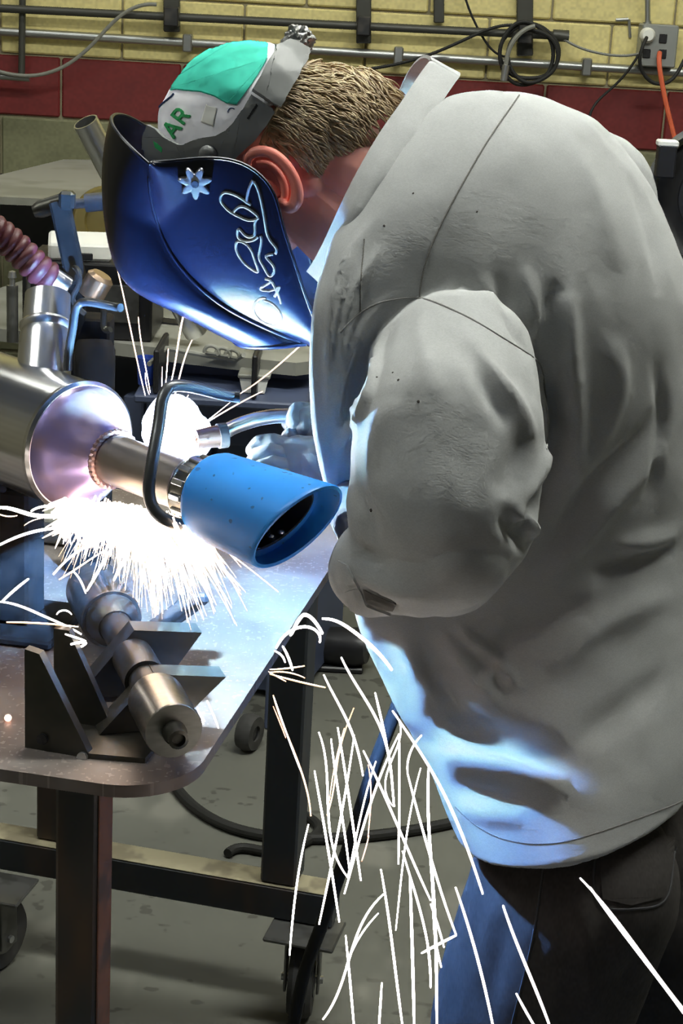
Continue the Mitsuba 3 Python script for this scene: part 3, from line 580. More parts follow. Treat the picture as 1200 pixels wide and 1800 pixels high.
# ------------------------------------------------------------------ torch
k = 'welding_torch'; tag(k, 'curved welding torch held by the glove behind the blue tip', 'torch')
gp = [(386, 772, 1.945), (398, 758, 1.945), (425, 745, 1.945), (460, 735, 1.945), (500, 731, 1.945), (540, 731, 1.945)]
add(k + '__gooseneck', tube([P(*q) for q in gp], .0085, 16, 50), 'm_polished')
a, b = P(345, 772, 1.935), P(390, 766, 1.945)
add(k + '__nozzle', lathe([(.006, 0), (.0105, 0), (.0125, .02), (.0125, np.linalg.norm(b - a)), (.006, np.linalg.norm(b - a)), (.006, 0)], a, b - a, 28), 'm_copper')
add(k + '__collar', lathe([(.0085, -.004), (.0145, -.004), (.0145, .006), (.0085, .006), (.0085, -.004)], P(389, 766, 1.945), b - a, 24), 'm_rubber')
add(k + '__handle', tube([P(*q) for q in [(535, 731, 1.945), (580, 737, 1.945), (640, 760, 1.96), (700, 800, 1.99)]], [.013, .016, .016, .014], 16, 40), 'm_black')

# ------------------------------------------------------------------ arc, spatter and sparks
k = 'welding_arc'
def blob(c, ax, rad, seed):
    me = trimesh.creation.icosphere(subdivisions=4); v = me.vertices.copy()
    r_ = rad * (1 + .55 * (meshkit.fbm(v * 1.6 + 5, 3, seed) - .5)); me.vertices = c + (v @ ax) * r_[:, None]; return me
B3 = np.stack([R, U, -f0])
adir = norm(np.cross(ua, [0, 0, 1])); adir = adir * np.sign(adir[1]); adir = norm(adir * math.cos(math.radians(17)) + uu * math.sin(math.radians(17)))
scene[k + '__core'] = {**mikit.ply(blob(AX(.060) + (rn + .021) * adir, B3, .0105, 3), 'm_white', smooth=True), 'emitter': emit(ARC)}
scene[k + '__bloom'] = {**mikit.ply(blob(P(314, 764, 1.99), B3 * [[1.15], [1.35], [.5]], .0330, 8), 'm_white', smooth=True), 'emitter': emit(BLOOM)}  # second blob: glowing shape added to stand for the arc's bloom
tag(k, 'dazzling blue white welding arc between the muffler and the torch', 'welding arc')

# ------------------------------------------------------------------ the welder: shirt, jeans, body
MD = .14                                 # how far the welder stands beyond the first guess of his distance
def PM(x, y, d): return P(x, y, d + MD)
YAW = math.radians(18); lat = np.array([math.sin(YAW), math.cos(YAW), 0.0])
def ell(L, Rr, d, t, n=96, pf=5.0, pb=2.4):
    """A section of the trunk: from the front edge pixel L to the back edge pixel Rr at depth d, half as thick as t; squarer in front, rounder at the back."""
    a, b = PM(*L, d), PM(*Rr, d); c, h = (a + b) / 2, (b - a) / 2
    hl = np.linalg.norm(h); h = h / hl; sy = t * math.sin(YAW)
    a_ = np.arange(n) * 2 * np.pi / n; co, si = np.cos(a_), np.sin(a_); pw = np.where(co < 0, pf, pb); qq = pw / (pw - 1)
    hw = np.maximum(hl ** qq - sy ** qq, .001) ** (1 / qq)
    return c + (np.sign(co) * abs(co) ** (2 / pw) * hw)[:, None] * h + (np.sign(si) * abs(si) ** (2 / pw))[:, None] * lat * t
man_ = 'person'; tag(man_, 'person in a grey work shirt and dark jeans bending over the weld in a helmet', 'person')
secs = [((640, 400), (792, 165), 1.79, .085), ((608, 440), (845, 146), 1.78, .125), ((585, 510), (925, 146), 1.78, .165), ((574, 575), (1005, 172), 1.785, .190), ((572, 650), (1085, 222), 1.80, .205),
        ((578, 760), (1175, 360), 1.825, .210), ((598, 880), (1232, 540), 1.87, .200), ((622, 1000), (1262, 740), 1.95, .190), ((652, 1090), (1278, 930), 2.01, .195), ((700, 1210), (1288, 1110), 2.02, .212),
        ((748, 1300), (1290, 1230), 2.02, .230), ((772, 1352), (1286, 1285), 2.02, .238), ((800, 1402), (1278, 1338), 2.02, .245)]
def dense(secs, k):
    q = np.array([[*a, *b, d, t] for a, b, d, t in secs]); u = np.arange(len(q)); v = np.linspace(0, len(q) - 1, k)
    c = CubicSpline(u, q)(v); return [((r[0], r[1]), (r[2], r[3]), r[4], r[5]) for r in c]
torso = loft([ell(*s_, pf=9.0 - 6.9 * min(max((i - 20) / 13, 0), 1)) for i, s_ in enumerate(dense(secs, 44))])
def S(x, y, d, r): return (PM(x, y, d), r * (d + MD) / F)
def SG(x, y, d, r): return (P(x, y, d), r * d / F)
arm = chain([S(738, 640, 1.625, 92), S(800, 650, 1.625, 142), S(790, 770, 1.55, 168), S(780, 890, 1.54, 174), S(780, 968, 1.555, 122)])
fore = [hull(S(700, 985, 1.55, 94), S(658, 1000, 1.58, 84), S(638, 1040, 1.57, 36), S(630, 1000, 1.59, 40)), hull(S(794, 965, 1.515, 112), S(740, 985, 1.525, 104), S(684, 985, 1.555, 92), S(664, 990, 1.575, 86))]
far = chain([S(1015, 365, 2.05, 140), S(960, 560, 2.13, 150), S(860, 760, 2.13, 120)]) + chain([S(860, 760, 2.13, 118), S(740, 780, 2.10, 90), S(655, 775, 2.06, 70)])
cuffdir = norm(PM(655, 990, 1.765) - PM(740, 985, 1.64))
shirt = soft(union([man(torso)] + arm + fore + far), .0065, 7)
# drape: soft unevenness everywhere, then the folds one by one
displace(shirt, lambda v: (meshkit.fbm(v * 7 + 3, 3, 5) - .5) * .012 + (meshkit.fbm(v * [22, 22, 9], 2, 8) - .5) * .005)
for pts, amp, w in [
    ([(648, 395), (605, 470), (582, 560), (578, 660), (583, 760)], .010, .0060), ([(668, 440), (622, 520), (600, 600), (592, 690), (595, 780)], .008, .0055), ([(690, 520), (650, 560), (615, 630), (600, 720)], .006, .006),
    ([(660, 655), (640, 705), (612, 755), (596, 800)], .010, .006), ([(700, 560), (668, 620), (650, 690), (625, 745), (604, 795)], .010, .006), ([(640, 600), (622, 660), (606, 730)], -.007, .006),
    ([(945, 640), (962, 720), (958, 800), (935, 860), (912, 905)], .010, .010), ([(966, 650), (984, 740), (976, 820), (947, 890), (915, 925)], -.032, .014),
    ([(985, 500), (958, 540), (948, 600), (950, 650)], -.008, .010), ([(1000, 510), (1002, 640), (1008, 760), (1010, 860)], .012, .012), ([(905, 905), (925, 925), (945, 935)], .012, .010),
    ([(880, 905), (902, 930), (930, 955), (945, 960)], -.012, .010), ([(1160, 720), (1110, 790), (1050, 850), (1000, 920), (950, 980)], -.016, .016), ([(1170, 770), (1130, 830), (1080, 880), (1020, 950), (960, 1020)], .012, .014),
    ([(1185, 960), (1110, 985), (1040, 1000)], -.012, .012), ([(1190, 940), (1130, 955), (1080, 960)], .010, .012), ([(1150, 640), (1165, 720), (1160, 800), (1135, 880)], -.010, .012), ([(1060, 600), (1090, 680), (1060, 760), (1020, 840)], .008, .014),
    ([(870, 480), (890, 560), (930, 620)], -.007, .010), ([(850, 480), (870, 540), (915, 600)], .006, .010), ([(920, 470), (935, 530), (945, 600)], .006, .010), ([(830, 590), (870, 660), (915, 720), (935, 780)], .008, .010), ([(815, 600), (855, 680), (895, 750)], -.007, .010),
    ([(740, 560), (750, 640), (770, 700)], .004, .010), ([(690, 700), (662, 760), (650, 830)], .006, .014), ([(920, 760), (900, 820), (880, 870)], -.008, .012), ([(610, 830), (640, 900), (660, 960)], -.008, .014),
    ([(632, 1036), (655, 1052), (692, 1064)], -.016, .008), ([(615, 960), (650, 985), (690, 1000)], -.006, .010), ([(620, 1005), (700, 1040), (780, 1052)], .006, .010),
    ([(1040, 1060), (960, 1090), (890, 1130), (850, 1170)], -.010, .014), ([(1180, 1040), (1060, 1100), (960, 1180)], .008, .018), ([(800, 1095), (850, 1140), (890, 1178), (905, 1210)], .010, .006), ([(848, 1205), (862, 1184), (888, 1180)], .009, .006),
    ([(700, 1110), (730, 1180), (770, 1250)], .012, .016), ([(780, 1120), (830, 1190), (875, 1240)], .012, .012), ([(745, 1150), (790, 1220), (830, 1270)], -.014, .014), ([(770, 1318), (850, 1334), (930, 1362), (1000, 1385)], .022, .020), ([(790, 1385), (850, 1398), (920, 1415)], -.012, .014), ([(765, 1282), (860, 1290), (940, 1316), (1010, 1346)], -.020, .018),
    ([(790, 1270), (860, 1292), (900, 1316)], -.012, .014), ([(810, 1415), (860, 1430), (920, 1440)], .009, .012), ([(1180, 1180), (1080, 1260), (1000, 1310)], -.008, .018), ([(1100, 300), (1140, 400), (1160, 520)], -.006, .02), ([(1010, 260), (1060, 380), (1090, 480)], .006, .02)]:
    fold(shirt, pts, amp, w)
shirt = trimesh.smoothing.filter_taubin(shirt, lamb=.4, nu=.42, iterations=2)
add(man_ + '__shirt', shirt, 'm_shirt', smooth=True, label='grey long sleeved work shirt')
def seam(name, pts, r=.0010, m='m_seam', n=60, me=shirt, lift=.0002):
    q = oncloth(me, pts, n, lift)
    if len(q) > 3: add(num(man_ + '__shirt__' + name), tube(q, r, 6), m)
seam('seam', [(924, 150), (900, 185), (862, 240), (820, 310), (782, 380), (755, 440), (741, 490), (737, 522)])
seam('seam', [(598, 585), (630, 552), (662, 534), (700, 525), (738, 524), (780, 538), (830, 562), (880, 592), (925, 620), (945, 636), (957, 680), (962, 730), (960, 790)], .0010, 'm_seamlight')
seam('seam', [(640, 420), (636, 470), (633, 520), (634, 548)], .0007)
for x, y, r in ((700, 668, 2.4), (735, 706, 2.6), (652, 897, 3.2), (662, 663, 1.6), (690, 655, 1.6), (675, 397, 2.2), (726, 340, 2.0), (838, 372, 1.5)):
    q, nn = cast(shirt, [(x, y)])
    if not np.isnan(q[0, 0]): add(num(man_ + '__shirt__scorch_mark'), lathe([(.0001, .0006), (r * 1.6 / F, .0005), (r * 1.6 / F * .9, -.001), (.0001, -.001)], q[0], nn[0], 10), 'm_spot')
seam('hem', [(800, 1418), (835, 1450), (870, 1470), (920, 1482), (975, 1482), (1030, 1470), (1090, 1450), (1150, 1428), (1199, 1408)], .0007)
slit_ = patch(shirt, [(636, 1034), (664, 1048), (698, 1062), (692, 1074), (660, 1070), (642, 1056)], .0012, 5); add(man_ + '__shirt__slit', slit_, 'm_seam', smooth=40)  # dark patch painted for the shade inside the open cuff
cuff_ = patch(shirt, [(598, 985), (612, 992), (632, 1030), (646, 1062), (690, 1078), (650, 1082), (618, 1074), (606, 1040)], .003, 6); add(man_ + '__shirt__cuff', cuff_, 'm_shirt', smooth=50)
# collar: a leaf folded down round the neck, as one band
co = [(757, 108, 1.815), (728, 148, 1.765), (700, 190, 1.725), (672, 230, 1.70), (645, 275, 1.682), (618, 325, 1.672), (592, 380, 1.675), (568, 432, 1.69), (541, 478, 1.715)]
ci = [(806, 137, 1.80), (776, 180, 1.745), (746, 228, 1.705), (718, 270, 1.682), (690, 312, 1.668), (664, 352, 1.66), (640, 392, 1.66), (612, 450, 1.672), (580, 512, 1.70)]
co, ci = [spl([PM(*q) for q in z_], 40) for z_ in (co, ci)]
wv = np.linspace(0, 1, 12)
grid = np.array([[co[i] * (1 - w) + ci[i] * w + (norm(O - co[i])) * (.014 * math.sin(math.pi * w) + .009 * w + .0016 * math.sin(i * .9) * w) for w in wv] for i in range(40)])
def sheet(g, t):
    n_ = np.cross(np.gradient(g, axis=0), np.gradient(g, axis=1)); n_ /= np.linalg.norm(n_, axis=2, keepdims=True) + 1e-12
    rings = [np.vstack([g[i] + n_[i] * t / 2, (g[i] - n_[i] * t / 2)[::-1]]) for i in range(len(g))]
    return loft(rings)
add(man_ + '__shirt__collar', sheet(grid, .004), 'm_shirt', smooth=50)
band0 = spl([PM(*q) for q in [(757, 108, 1.815), (742, 100, 1.86), (715, 130, 1.91), (690, 190, 1.94), (660, 270, 1.95), (620, 360, 1.92), (575, 440, 1.86), (548, 478, 1.80)]], 40)
band1 = spl([PM(*q) for q in [(806, 137, 1.80), (800, 130, 1.87), (770, 165, 1.94), (735, 240, 1.975), (700, 330, 1.98), (655, 420, 1.95), (610, 490, 1.89), (588, 512, 1.82)]], 40)
add(man_ + '__shirt__collar_back', sheet(np.array([[band0[i] * (1 - w) + band1[i] * w for w in wv] for i in range(40)]), .004), 'm_shirt', smooth=50)

# jeans
def W(x, y, z): return np.array([x, y, z], float)
hipn = PM(1000, 1500, 1.97); kn = PM(908, 1990, 2.12); kn[2] = max(kn[2], .46); an = W(kn[0] + .02, kn[1] + .06, .13)
hipf = PM(1120, 1500, 2.16); kf = PM(1250, 1930, 2.34); af = W(kf[0] + .06, kf[1] + .06, .13)
jeans = union([hull(S(1010, 1470, 2.01, 130), S(1010, 1560, 1.95, 186)), hull(S(1010, 1560, 1.95, 186), S(926, 1800, 2.06, 172)), hull(S(926, 1800, 2.06, 172), (kn, .090)), hull((kn, .090), (an, .075)),
               hull(S(1110, 1470, 2.12, 120), S(1135, 1590, 2.16, 165)), hull(S(1135, 1590, 2.16, 165), S(1220, 1800, 2.24, 165)), hull(S(1220, 1800, 2.24, 165), (kf, .09)), hull((kf, .09), (af, .075)),
               hull(S(1010, 1470, 2.01, 130), S(1110, 1470, 2.12, 120), S(1080, 1490, 2.07, 130))])
jeans = soft(jeans, .012, 10)
displace(jeans, lambda v: (meshkit.fbm(v * [14, 14, 8], 3, 4) - .5) * .010)
for pts, amp, w in [([(1020, 1540), (1026, 1640), (1040, 1740), (1055, 1800)], .010, .010), ([(845, 1520), (835, 1600), (815, 1680)], .006, .012), ([(900, 1600), (870, 1700), (850, 1790)], -.006, .014), ([(1150, 1640), (1110, 1700), (1090, 1780)], -.008, .012)]: fold(jeans, pts, amp, w)
add(man_ + '__jeans', jeans, 'm_denim', smooth=True, label='dark worn jeans')
for pts in ([(957, 1500), (950, 1560), (938, 1640), (920, 1720), (900, 1799)], [(1046, 1508), (1043, 1560), (1052, 1588), (1110, 1598), (1166, 1584), (1180, 1540), (1188, 1490)]):
    q = oncloth(jeans, pts, 60, .0004)
    if len(q) > 3: add(num(man_ + '__jeans__seam'), tube(q, .0016, 6), 'm_denimseam')
pk = patch(jeans, [(1050, 1480), (1186, 1470), (1180, 1530), (1162, 1578), (1108, 1592), (1056, 1580)], .002, 8); add(man_ + '__jeans__pocket', pk, 'm_denim', smooth=40)
for i, (a_, kx) in enumerate(((an, .0), (af, .0))):
    b = union([hull((a_ - [0, 0, .0], .058), (a_ + [-.02, .0, -.075], .05)), hull((a_ + [.03, 0, -.083], .042), (a_ + [-.16, .01, -.088], .040)), hull((a_ + [-.02, 0, -.05], .05), (a_ + [-.16, .01, -.088], .040))]).trim_by_plane((0, 0, 1), .003)
    bm = soft(b, .012, 6); bm.vertices[:, 2] = np.maximum(bm.vertices[:, 2], .002)
    add(num(man_ + '__boot'), bm, 'm_black', smooth=True)

# head and body; the head is bent forward, crown to the upper left, face to the lower left
HC = PM(458, 236, 1.79); EU = norm((-.71, 0, .70)); EF = norm((-.70, 0, -.71)); EL = np.array([0, 1.0, 0])   # crown, face, and away from the camera
def HD(f, u, l): return HC + EF * f + EU * u + EL * l
axs = np.stack([EF * .097, EU * .097, EL * .076], 1)
skull = hull((HC, axs))
face = [hull((HD(.02, -.03, 0), np.stack([EF * .075, EU * .075, EL * .066], 1)), (HD(.055, -.095, 0), np.stack([EF * .032, EU * .026, EL * .030], 1)), (HD(-.005, -.075, .045), .022), (HD(-.005, -.075, -.045), .022)),
        hull((HD(.098, .012, 0), .010), (HD(.112, -.028, 0), .013), (HD(.092, -.032, .014), .010), (HD(.092, -.032, -.014), .010)),
        hull((HD(.083, .032, .045), .012), (HD(.092, .032, 0), .012), (HD(.083, .032, -.045), .012)), hull((HD(.086, -.060, .018), .008), (HD(.094, -.060, 0), .009), (HD(.086, -.060, -.018), .008)), hull((HD(.084, -.072, .015), .008), (HD(.090, -.072, 0), .009), (HD(.084, -.072, -.015), .008))]
neck = [hull(S(555, 275, 1.80, 92), S(640, 330, 1.81, 100)), hull(S(640, 330, 1.81, 100), S(730, 340, 1.83, 112)), hull(S(520, 330, 1.79, 70), S(600, 400, 1.80, 78)), hull(S(600, 400, 1.80, 78), S(690, 420, 1.83, 90))]
trunk = [hull(S(740, 350, 1.84, 100), S(810, 420, 1.88, 150)), hull(S(810, 420, 1.88, 150), S(900, 700, 1.94, 150)), hull(S(900, 700, 1.94, 150), S(990, 1150, 2.04, 150)), hull(S(990, 1150, 2.04, 150), S(1050, 1340, 2.06, 110))]
limbs = chain([S(795, 660, 1.66, 80), S(776, 960, 1.53, 60)]) + chain([S(776, 960, 1.53, 58), S(655, 960, 1.60, 46), S(622, 900, 1.67, 42)]) + chain([S(980, 420, 2.05, 80), S(860, 760, 2.13, 62), S(690, 775, 2.07, 48)])
legs = chain([(hipn, .085), (kn, .06), (an, .045)]) + chain([(hipf, .085), (kf, .06), (af, .045)])
body = soft(union([skull] + face + neck), .0055, 8)
# ear: a curled rim round a hollow
er = [(436, 292), (436, 276), (450, 267), (472, 268), (494, 282), (510, 302), (521, 328), (521, 350), (512, 364), (500, 362), (497, 350)]
hl = HC - EL * .086
eq = [PL(x, y, hl - EL * (.004 + .010 * math.sin(math.pi * i / 10)), EL) for i, (x, y) in enumerate(er)]
ear_rim = tube(eq, [.0045, .0055, .0060, .0062, .0062, .0062, .0062, .0065, .0075, .0065, .005], 12, 60)
pl = [PL(x, y, hl + EL * .003, EL) for x, y in [(440, 288), (452, 274), (474, 276), (496, 292), (510, 316), (514, 345), (504, 360), (490, 352), (478, 330), (456, 312)]]
plate_ = prism(pl, -EL, .004); anti = tube([PL(x, y, hl - EL * .002, EL) for x, y in [(452, 290), (472, 290), (490, 306), (500, 330), (498, 350)]], .0045, 10, 30)
tragus = tube([PL(x, y, hl - EL * .001, EL) for x, y in [(462, 318), (476, 328), (486, 345)]], .0055, 10, 20)
base_ = m3.Manifold.hull_points(np.vstack([np.array(pl) + EL * .035, np.array(pl) + EL * .002]))
bodyM = union([man(body), man(ear_rim), man(plate_), man(anti), man(tragus), base_, union([*trunk, *limbs, *legs]).refine_to_length(.04)])
add(man_ + '__body', tri(bodyM), 'm_skin', smooth=60, label='bare ruddy neck, cheek and ear')

# hair: a cap of short blond strands over the back of the head and the nape
hs = [union([hull((HC - EF * .006, np.stack([EF * .100, EU * .100, EL * .080], 1))), hull(S(560, 226, 1.80, 108), S(612, 222, 1.81, 96)), hull(S(612, 222, 1.81, 98), S(648, 190, 1.83, 66))])]
hairbase = soft(union(hs), .006, 6)
hairpoly = [(455, 255), (470, 215), (492, 175), (520, 118), (548, 108), (590, 108), (630, 112), (668, 132), (694, 158), (702, 182), (690, 190), (668, 205), (650, 222), (634, 250), (622, 282), (600, 306), (572, 322), (548, 308), (532, 286), (512, 276), (488, 262), (466, 258)]
hp = patch(hairbase, hairpoly, .004, 7)
displace(hp, lambda v: (meshkit.fbm(v * 60, 3, 2) - .5) * .006)
add(man_ + '__hair', hp, 'm_hair', smooth=True, label='short blond brown hair')
from shapely.prepared import prep
hpg = prep(Polygon(hairpoly).buffer(-2)); st, st2 = [], []
for _ in range(1500):
    x, y = rng.uniform(455, 702), rng.uniform(105, 322)
    if not hpg.contains(Point(x, y)): continue
    ang_ = math.radians(28 + 26 * (y - 200) / 100 + rng.normal(0, 11)) if x < 600 else math.radians(48 + rng.normal(0, 14)); l = rng.uniform(20, 42)
    q, nn = cast(hairbase, [(x + math.cos(ang_) * l * f, y + math.sin(ang_) * l * f) for f in (0, .33, .66, 1)])
    if np.isnan(q).any(): continue
    q = q + nn * np.array([.0035, .006, .0065, .005])[:, None]
    (st2 if rng.uniform() < .28 + .5 * (y < 150) else st).append(tube(q, [.0009, .0011, .0009, .0003], 4, 7))
if st: add(man_ + '__hair__strands', cat(*st), 'm_hair', kind='stuff', smooth=True)
if st2: add(man_ + '__hair__pale_strands', cat(*st2), 'm_hairpale', kind='stuff', smooth=True)

# gloves
def glove(key, palm, fingers, thumb, wrist, label):
    ms = [hull(*[SG(*q) for q in palm])] + [hull(SG(*a_), SG(*b_)) for a_, b_ in zip(wrist[:-1], wrist[1:])]
    for f_ in fingers + [thumb]: ms += chain([SG(*q) for q in f_])
    g_ = soft(union(ms), .0032, 5); displace(g_, lambda v: (meshkit.fbm(v * 55, 3, 6) - .5) * .004)
    add(key, g_, 'm_glove', smooth=True, label=label)
glove(man_ + '__glove', [(560, 770, 1.975, 24), (590, 790, 1.985, 26), (560, 745, 1.985, 22), (600, 760, 2.005, 24)],
      [[(556, 742, 1.975, 18), (538, 722, 1.955, 17), (524, 722, 1.920, 16), (516, 740, 1.910, 15)], [(565, 752, 1.975, 18), (548, 728, 1.950, 17), (540, 732, 1.910, 16), (534, 752, 1.910, 15)],
       [(575, 765, 1.975, 18), (565, 740, 1.945, 17), (557, 744, 1.910, 16), (552, 764, 1.910, 15)], [(585, 780, 1.975, 16), (580, 758, 1.940, 15), (573, 760, 1.915, 14), (568, 776, 1.915, 13)]],
      [(570, 765, 1.985, 20), (535, 752, 1.975, 17), (508, 742, 1.955, 15)], [(585, 775, 1.995, 34), (650, 785, 2.015, 42)], 'grey leather glove on the torch')
glove(man_ + '__glove_001', [(520, 795, 1.895, 30), (560, 800, 1.885, 34), (530, 825, 1.885, 30), (570, 835, 1.880, 30)],
      [[(512, 790, 1.895, 19), (482, 778, 1.900, 18), (458, 780, 1.905, 17), (446, 792, 1.905, 15)], [(508, 805, 1.890, 19), (476, 798, 1.890, 18), (453, 803, 1.895, 17), (442, 815, 1.895, 15)],
       [(508, 822, 1.885, 18), (480, 818, 1.880, 17), (460, 822, 1.880, 16), (450, 832, 1.880, 14)], [(512, 838, 1.880, 17), (490, 838, 1.875, 15), (474, 842, 1.875, 14), (466, 848, 1.875, 13)]],
      [(545, 790, 1.910, 20), (530, 772, 1.920, 18), (510, 768, 1.920, 16)], [(560, 815, 1.885, 42), (600, 860, 1.865, 50), (628, 905, 1.80, 50), (655, 955, 1.73, 50)], 'grey leather glove behind the blue tip')

# ------------------------------------------------------------------ cap on the crown
def shell(g, t, out=None):
    """A sheet over the grid g (rows, columns, 3), thickened by t to the side that faces away from the point out."""
    n_ = np.cross(np.gradient(g, axis=0), np.gradient(g, axis=1)); n_ /= np.linalg.norm(n_, axis=2, keepdims=True) + 1e-12
    if out is not None and ((g - out) * n_).sum(2).mean() < 0: n_ = -n_
    r_, c_ = g.shape[:2]; v = np.vstack([(g + n_ * t / 2).reshape(-1, 3), (g - n_ * t / 2).reshape(-1, 3)]); k_ = r_ * c_
    i, j = [x.ravel() for x in np.meshgrid(np.arange(r_ - 1), np.arange(c_ - 1), indexing='ij')]
    a, b, c, d = i * c_ + j, i * c_ + j + 1, (i + 1) * c_ + j + 1, (i + 1) * c_ + j
    f = [np.c_[a, b, c], np.c_[a, c, d], np.c_[a, c, b] + k_, np.c_[a, d, c] + k_]
    loop = np.r_[np.arange(c_), np.arange(1, r_) * c_ + c_ - 1, (r_ - 1) * c_ + np.arange(c_ - 2, -1, -1), np.arange(r_ - 2, 0, -1) * c_]
    p, q = loop, np.roll(loop, -1)
    f += [np.c_[p, p + k_, q], np.c_[q, p + k_, q + k_]]
    me = trimesh.Trimesh(v, np.vstack(f), process=False); me.fix_normals(); return me
capM = hull((HC + EU * .014 + EF * .010, np.stack([EF * .102, EU * .098, EL * .086], 1)))
cn = norm(-R * .57 + U * .82)
capM = capM.trim_by_plane(cn, float(cn @ PM(478, 216, 1.79)))
cap = soft(capM, .006, 4)
displace(cap, lambda v: (meshkit.fbm(v * 30, 3, 12) - .5) * .006)
add(man_ + '__cap', cap, 'm_capwhite', smooth=True, label='white and green cloth cap')
ck = man_ + '__cap__'
gp_ = patch(cap, [(256, 150), (280, 110), (305, 85), (340, 62), (385, 52), (440, 55), (472, 78), (470, 104), (444, 146), (414, 186), (398, 183), (375, 170), (350, 162), (322, 160), (308, 158), (284, 162), (262, 168)], .0015, 7)
add(ck + 'green_panel', gp_, 'm_capgreen', smooth=True, label='green crown panel')
add(ck + 'tape', patch(cap, [(362, 183), (383, 188), (376, 224), (352, 216)], .0012, 6), 'm_white', smooth=True, label='white patch')
for pts, r in (([(306, 165), (294, 176), (280, 190), (277, 203), (275, 214)], .0013), ([(400, 198), (406, 190), (412, 192)], .0005)):
    add(num(ck + 'stroke'), tube(oncloth(cap, pts, 24, .0006), r, 6), 'm_navy')
tw, hgt = norm((.60, -.80, 0))[:2], 27.0
for ch, (x0, y0) in (('A', (305, 245)), ('R', (321, 222))):
    tm = meshkit.text_mesh(ch, hgt, 1.0, True); v, f = trimesh.remesh.subdivide_to_size(tm.vertices, tm.faces, 5)
    up_ = np.array([-.80, -.60]); pxs = np.array([x0, y0]) + v[:, :1] * tw + v[:, 1:2] * up_
    q, nn = cast(cap, pxs); q = q + nn * (.0003 + .0012 * v[:, 2:3])
    okf = ~np.isnan(q[:, 0])[f].any(1); add(num(ck + 'letter'), trimesh.Trimesh(np.nan_to_num(q), f[okf], process=False), 'm_lettergreen', smooth=False, label='green letter ' + ch)

# ------------------------------------------------------------------ the welding helmet and its headgear
k = 'welding_helmet'; tag(k, 'dark welding helmet with grey headgear, star knob and grey scribble, worn by the welder', 'welding helmet')
wN = .112
def hn(x, y, o): return PL(x, y, HC + EL * o, EL)
A = [(268, 285), (345, 279), (430, 290), (476, 332), (496, 395), (515, 455), (533, 510), (553, 565), (572, 612)]
B = [(262, 289), (264, 332), (278, 392), (303, 446), (345, 497), (400, 540), (450, 566), (500, 588), (540, 603)]
C = [(200, 203), (188, 262), (185, 320), (188, 372), (197, 428), (222, 485), (290, 527), (355, 561), (412, 591)]
rows = 41
def up_rows(pts): return spl(np.array(pts, float), rows)
A, B, C = up_rows(A), up_rows(B), up_rows(C)
grid = []
for i in range(rows):
    w = wN * (1 - .10 * (i / (rows - 1)) ** 2)
    pa, pb, pc = hn(*A[i], -w), hn(*B[i], -w * (.96 - .2 * min(i / 10, 1))), hn(*C[i], 0)
    md = pb * .42 + pc * .58; md = md - EL * ((md - HC) @ EL) - EL * w * .62 + (pc - pb - EL * ((pc - pb) @ EL)) * .22
    bel = (pa + pb) / 2 - EL * .006
    mir = lambda q: q - 2 * EL * ((q - HC) @ EL)
    cp = np.array([pa, bel, pb, md, pc, mir(md), mir(pb), mir(bel), mir(pa)])
    L1_ = [pa * (1 - t) ** 2 + 2 * t * (1 - t) * (bel * 2 - (pa + pb) / 2) + pb * t ** 2 for t in np.linspace(0, 1, 14)]
    mid_ = CubicSpline([0, 1, 2, 3, 4], [pb, md, pc, mir(md), mir(pb)])(np.linspace(0, 4, 34))[1:-1]
    L2_ = [mir(q) for q in L1_[::-1]]
    grid.append(np.vstack([L1_, mid_, L2_]))
grid = np.array(grid)
hshell = shell(grid, .003, HC)
add(k + '__shell', hshell, 'm_helmet', smooth=40, label='glossy black shell')
edge = np.vstack([grid[0], grid[1:-1, -1], grid[-1][::-1], grid[1:-1, 0][::-1], grid[0][:1]])
add(k + '__rim', tube(edge, .0022, 8), 'm_helmet')
rdg = grid[2:-1, 13] - EL * .001 + EF * .001; add(k + '__shell__ridge', tube(rdg, np.linspace(.0015, .0036, len(rdg)), 10), 'm_helmet', smooth=True)
rdg = grid[-1, 12:48]; add(k + '__shell__lip', tube(rdg, .0034, 10), 'm_helmet', smooth=True)
sk = np.array([-1, 1]) * 0
zs = lambda pts: [(360 + x / 4.092, 180 + y / 4.092) for x, y in pts]
for pts in ([(345, 560), (312, 640), (300, 730)], [(330, 740), (240, 680), (180, 655), (130, 655), (112, 685), (145, 755), (200, 800), (262, 830), (330, 850), (380, 832), (340, 785), (262, 750), (205, 790)],
            [(350, 570), (385, 640), (410, 740), (430, 850), (445, 940), (480, 1010), (515, 1060), (505, 1090)], [(390, 830), (360, 900), (350, 960), (300, 965), (240, 915), (236, 960), (300, 1000), (380, 965)],
            [(230, 1000), (225, 1060), (260, 1130), (320, 1190), (380, 1220), (360, 1140), (330, 1060), (280, 1010), (232, 1000)], [(400, 960), (400, 1040), (390, 1120), (430, 1200), (470, 1250), (500, 1210), (440, 1110), (490, 1095)],
            [(430, 1270), (470, 1290), (400, 1340), (480, 1352), (530, 1330), (500, 1400)], [(440, 1410), (370, 1432), (350, 1490), (400, 1565), (480, 1598), (545, 1570), (540, 1510), (470, 1440), (420, 1420)], [(480, 1290), (520, 1370), (550, 1450)]):
    q = oncloth(hshell, zs(pts), 70, -.0011)
    if len(q) > 3: add(num(k + '__shell__scribble'), tube(q, .0020, 8), 'm_ink', smooth=True)
q, nn = cast(hshell, [(343, 320)]); q, nn = q[0], nn[0]
Bk = basis(nn, U)
t = np.linspace(0, 2 * np.pi, 141)[:-1]; rs = (.0150 + .0038 * np.cos(7 * (t - np.pi / 2 * 3)))
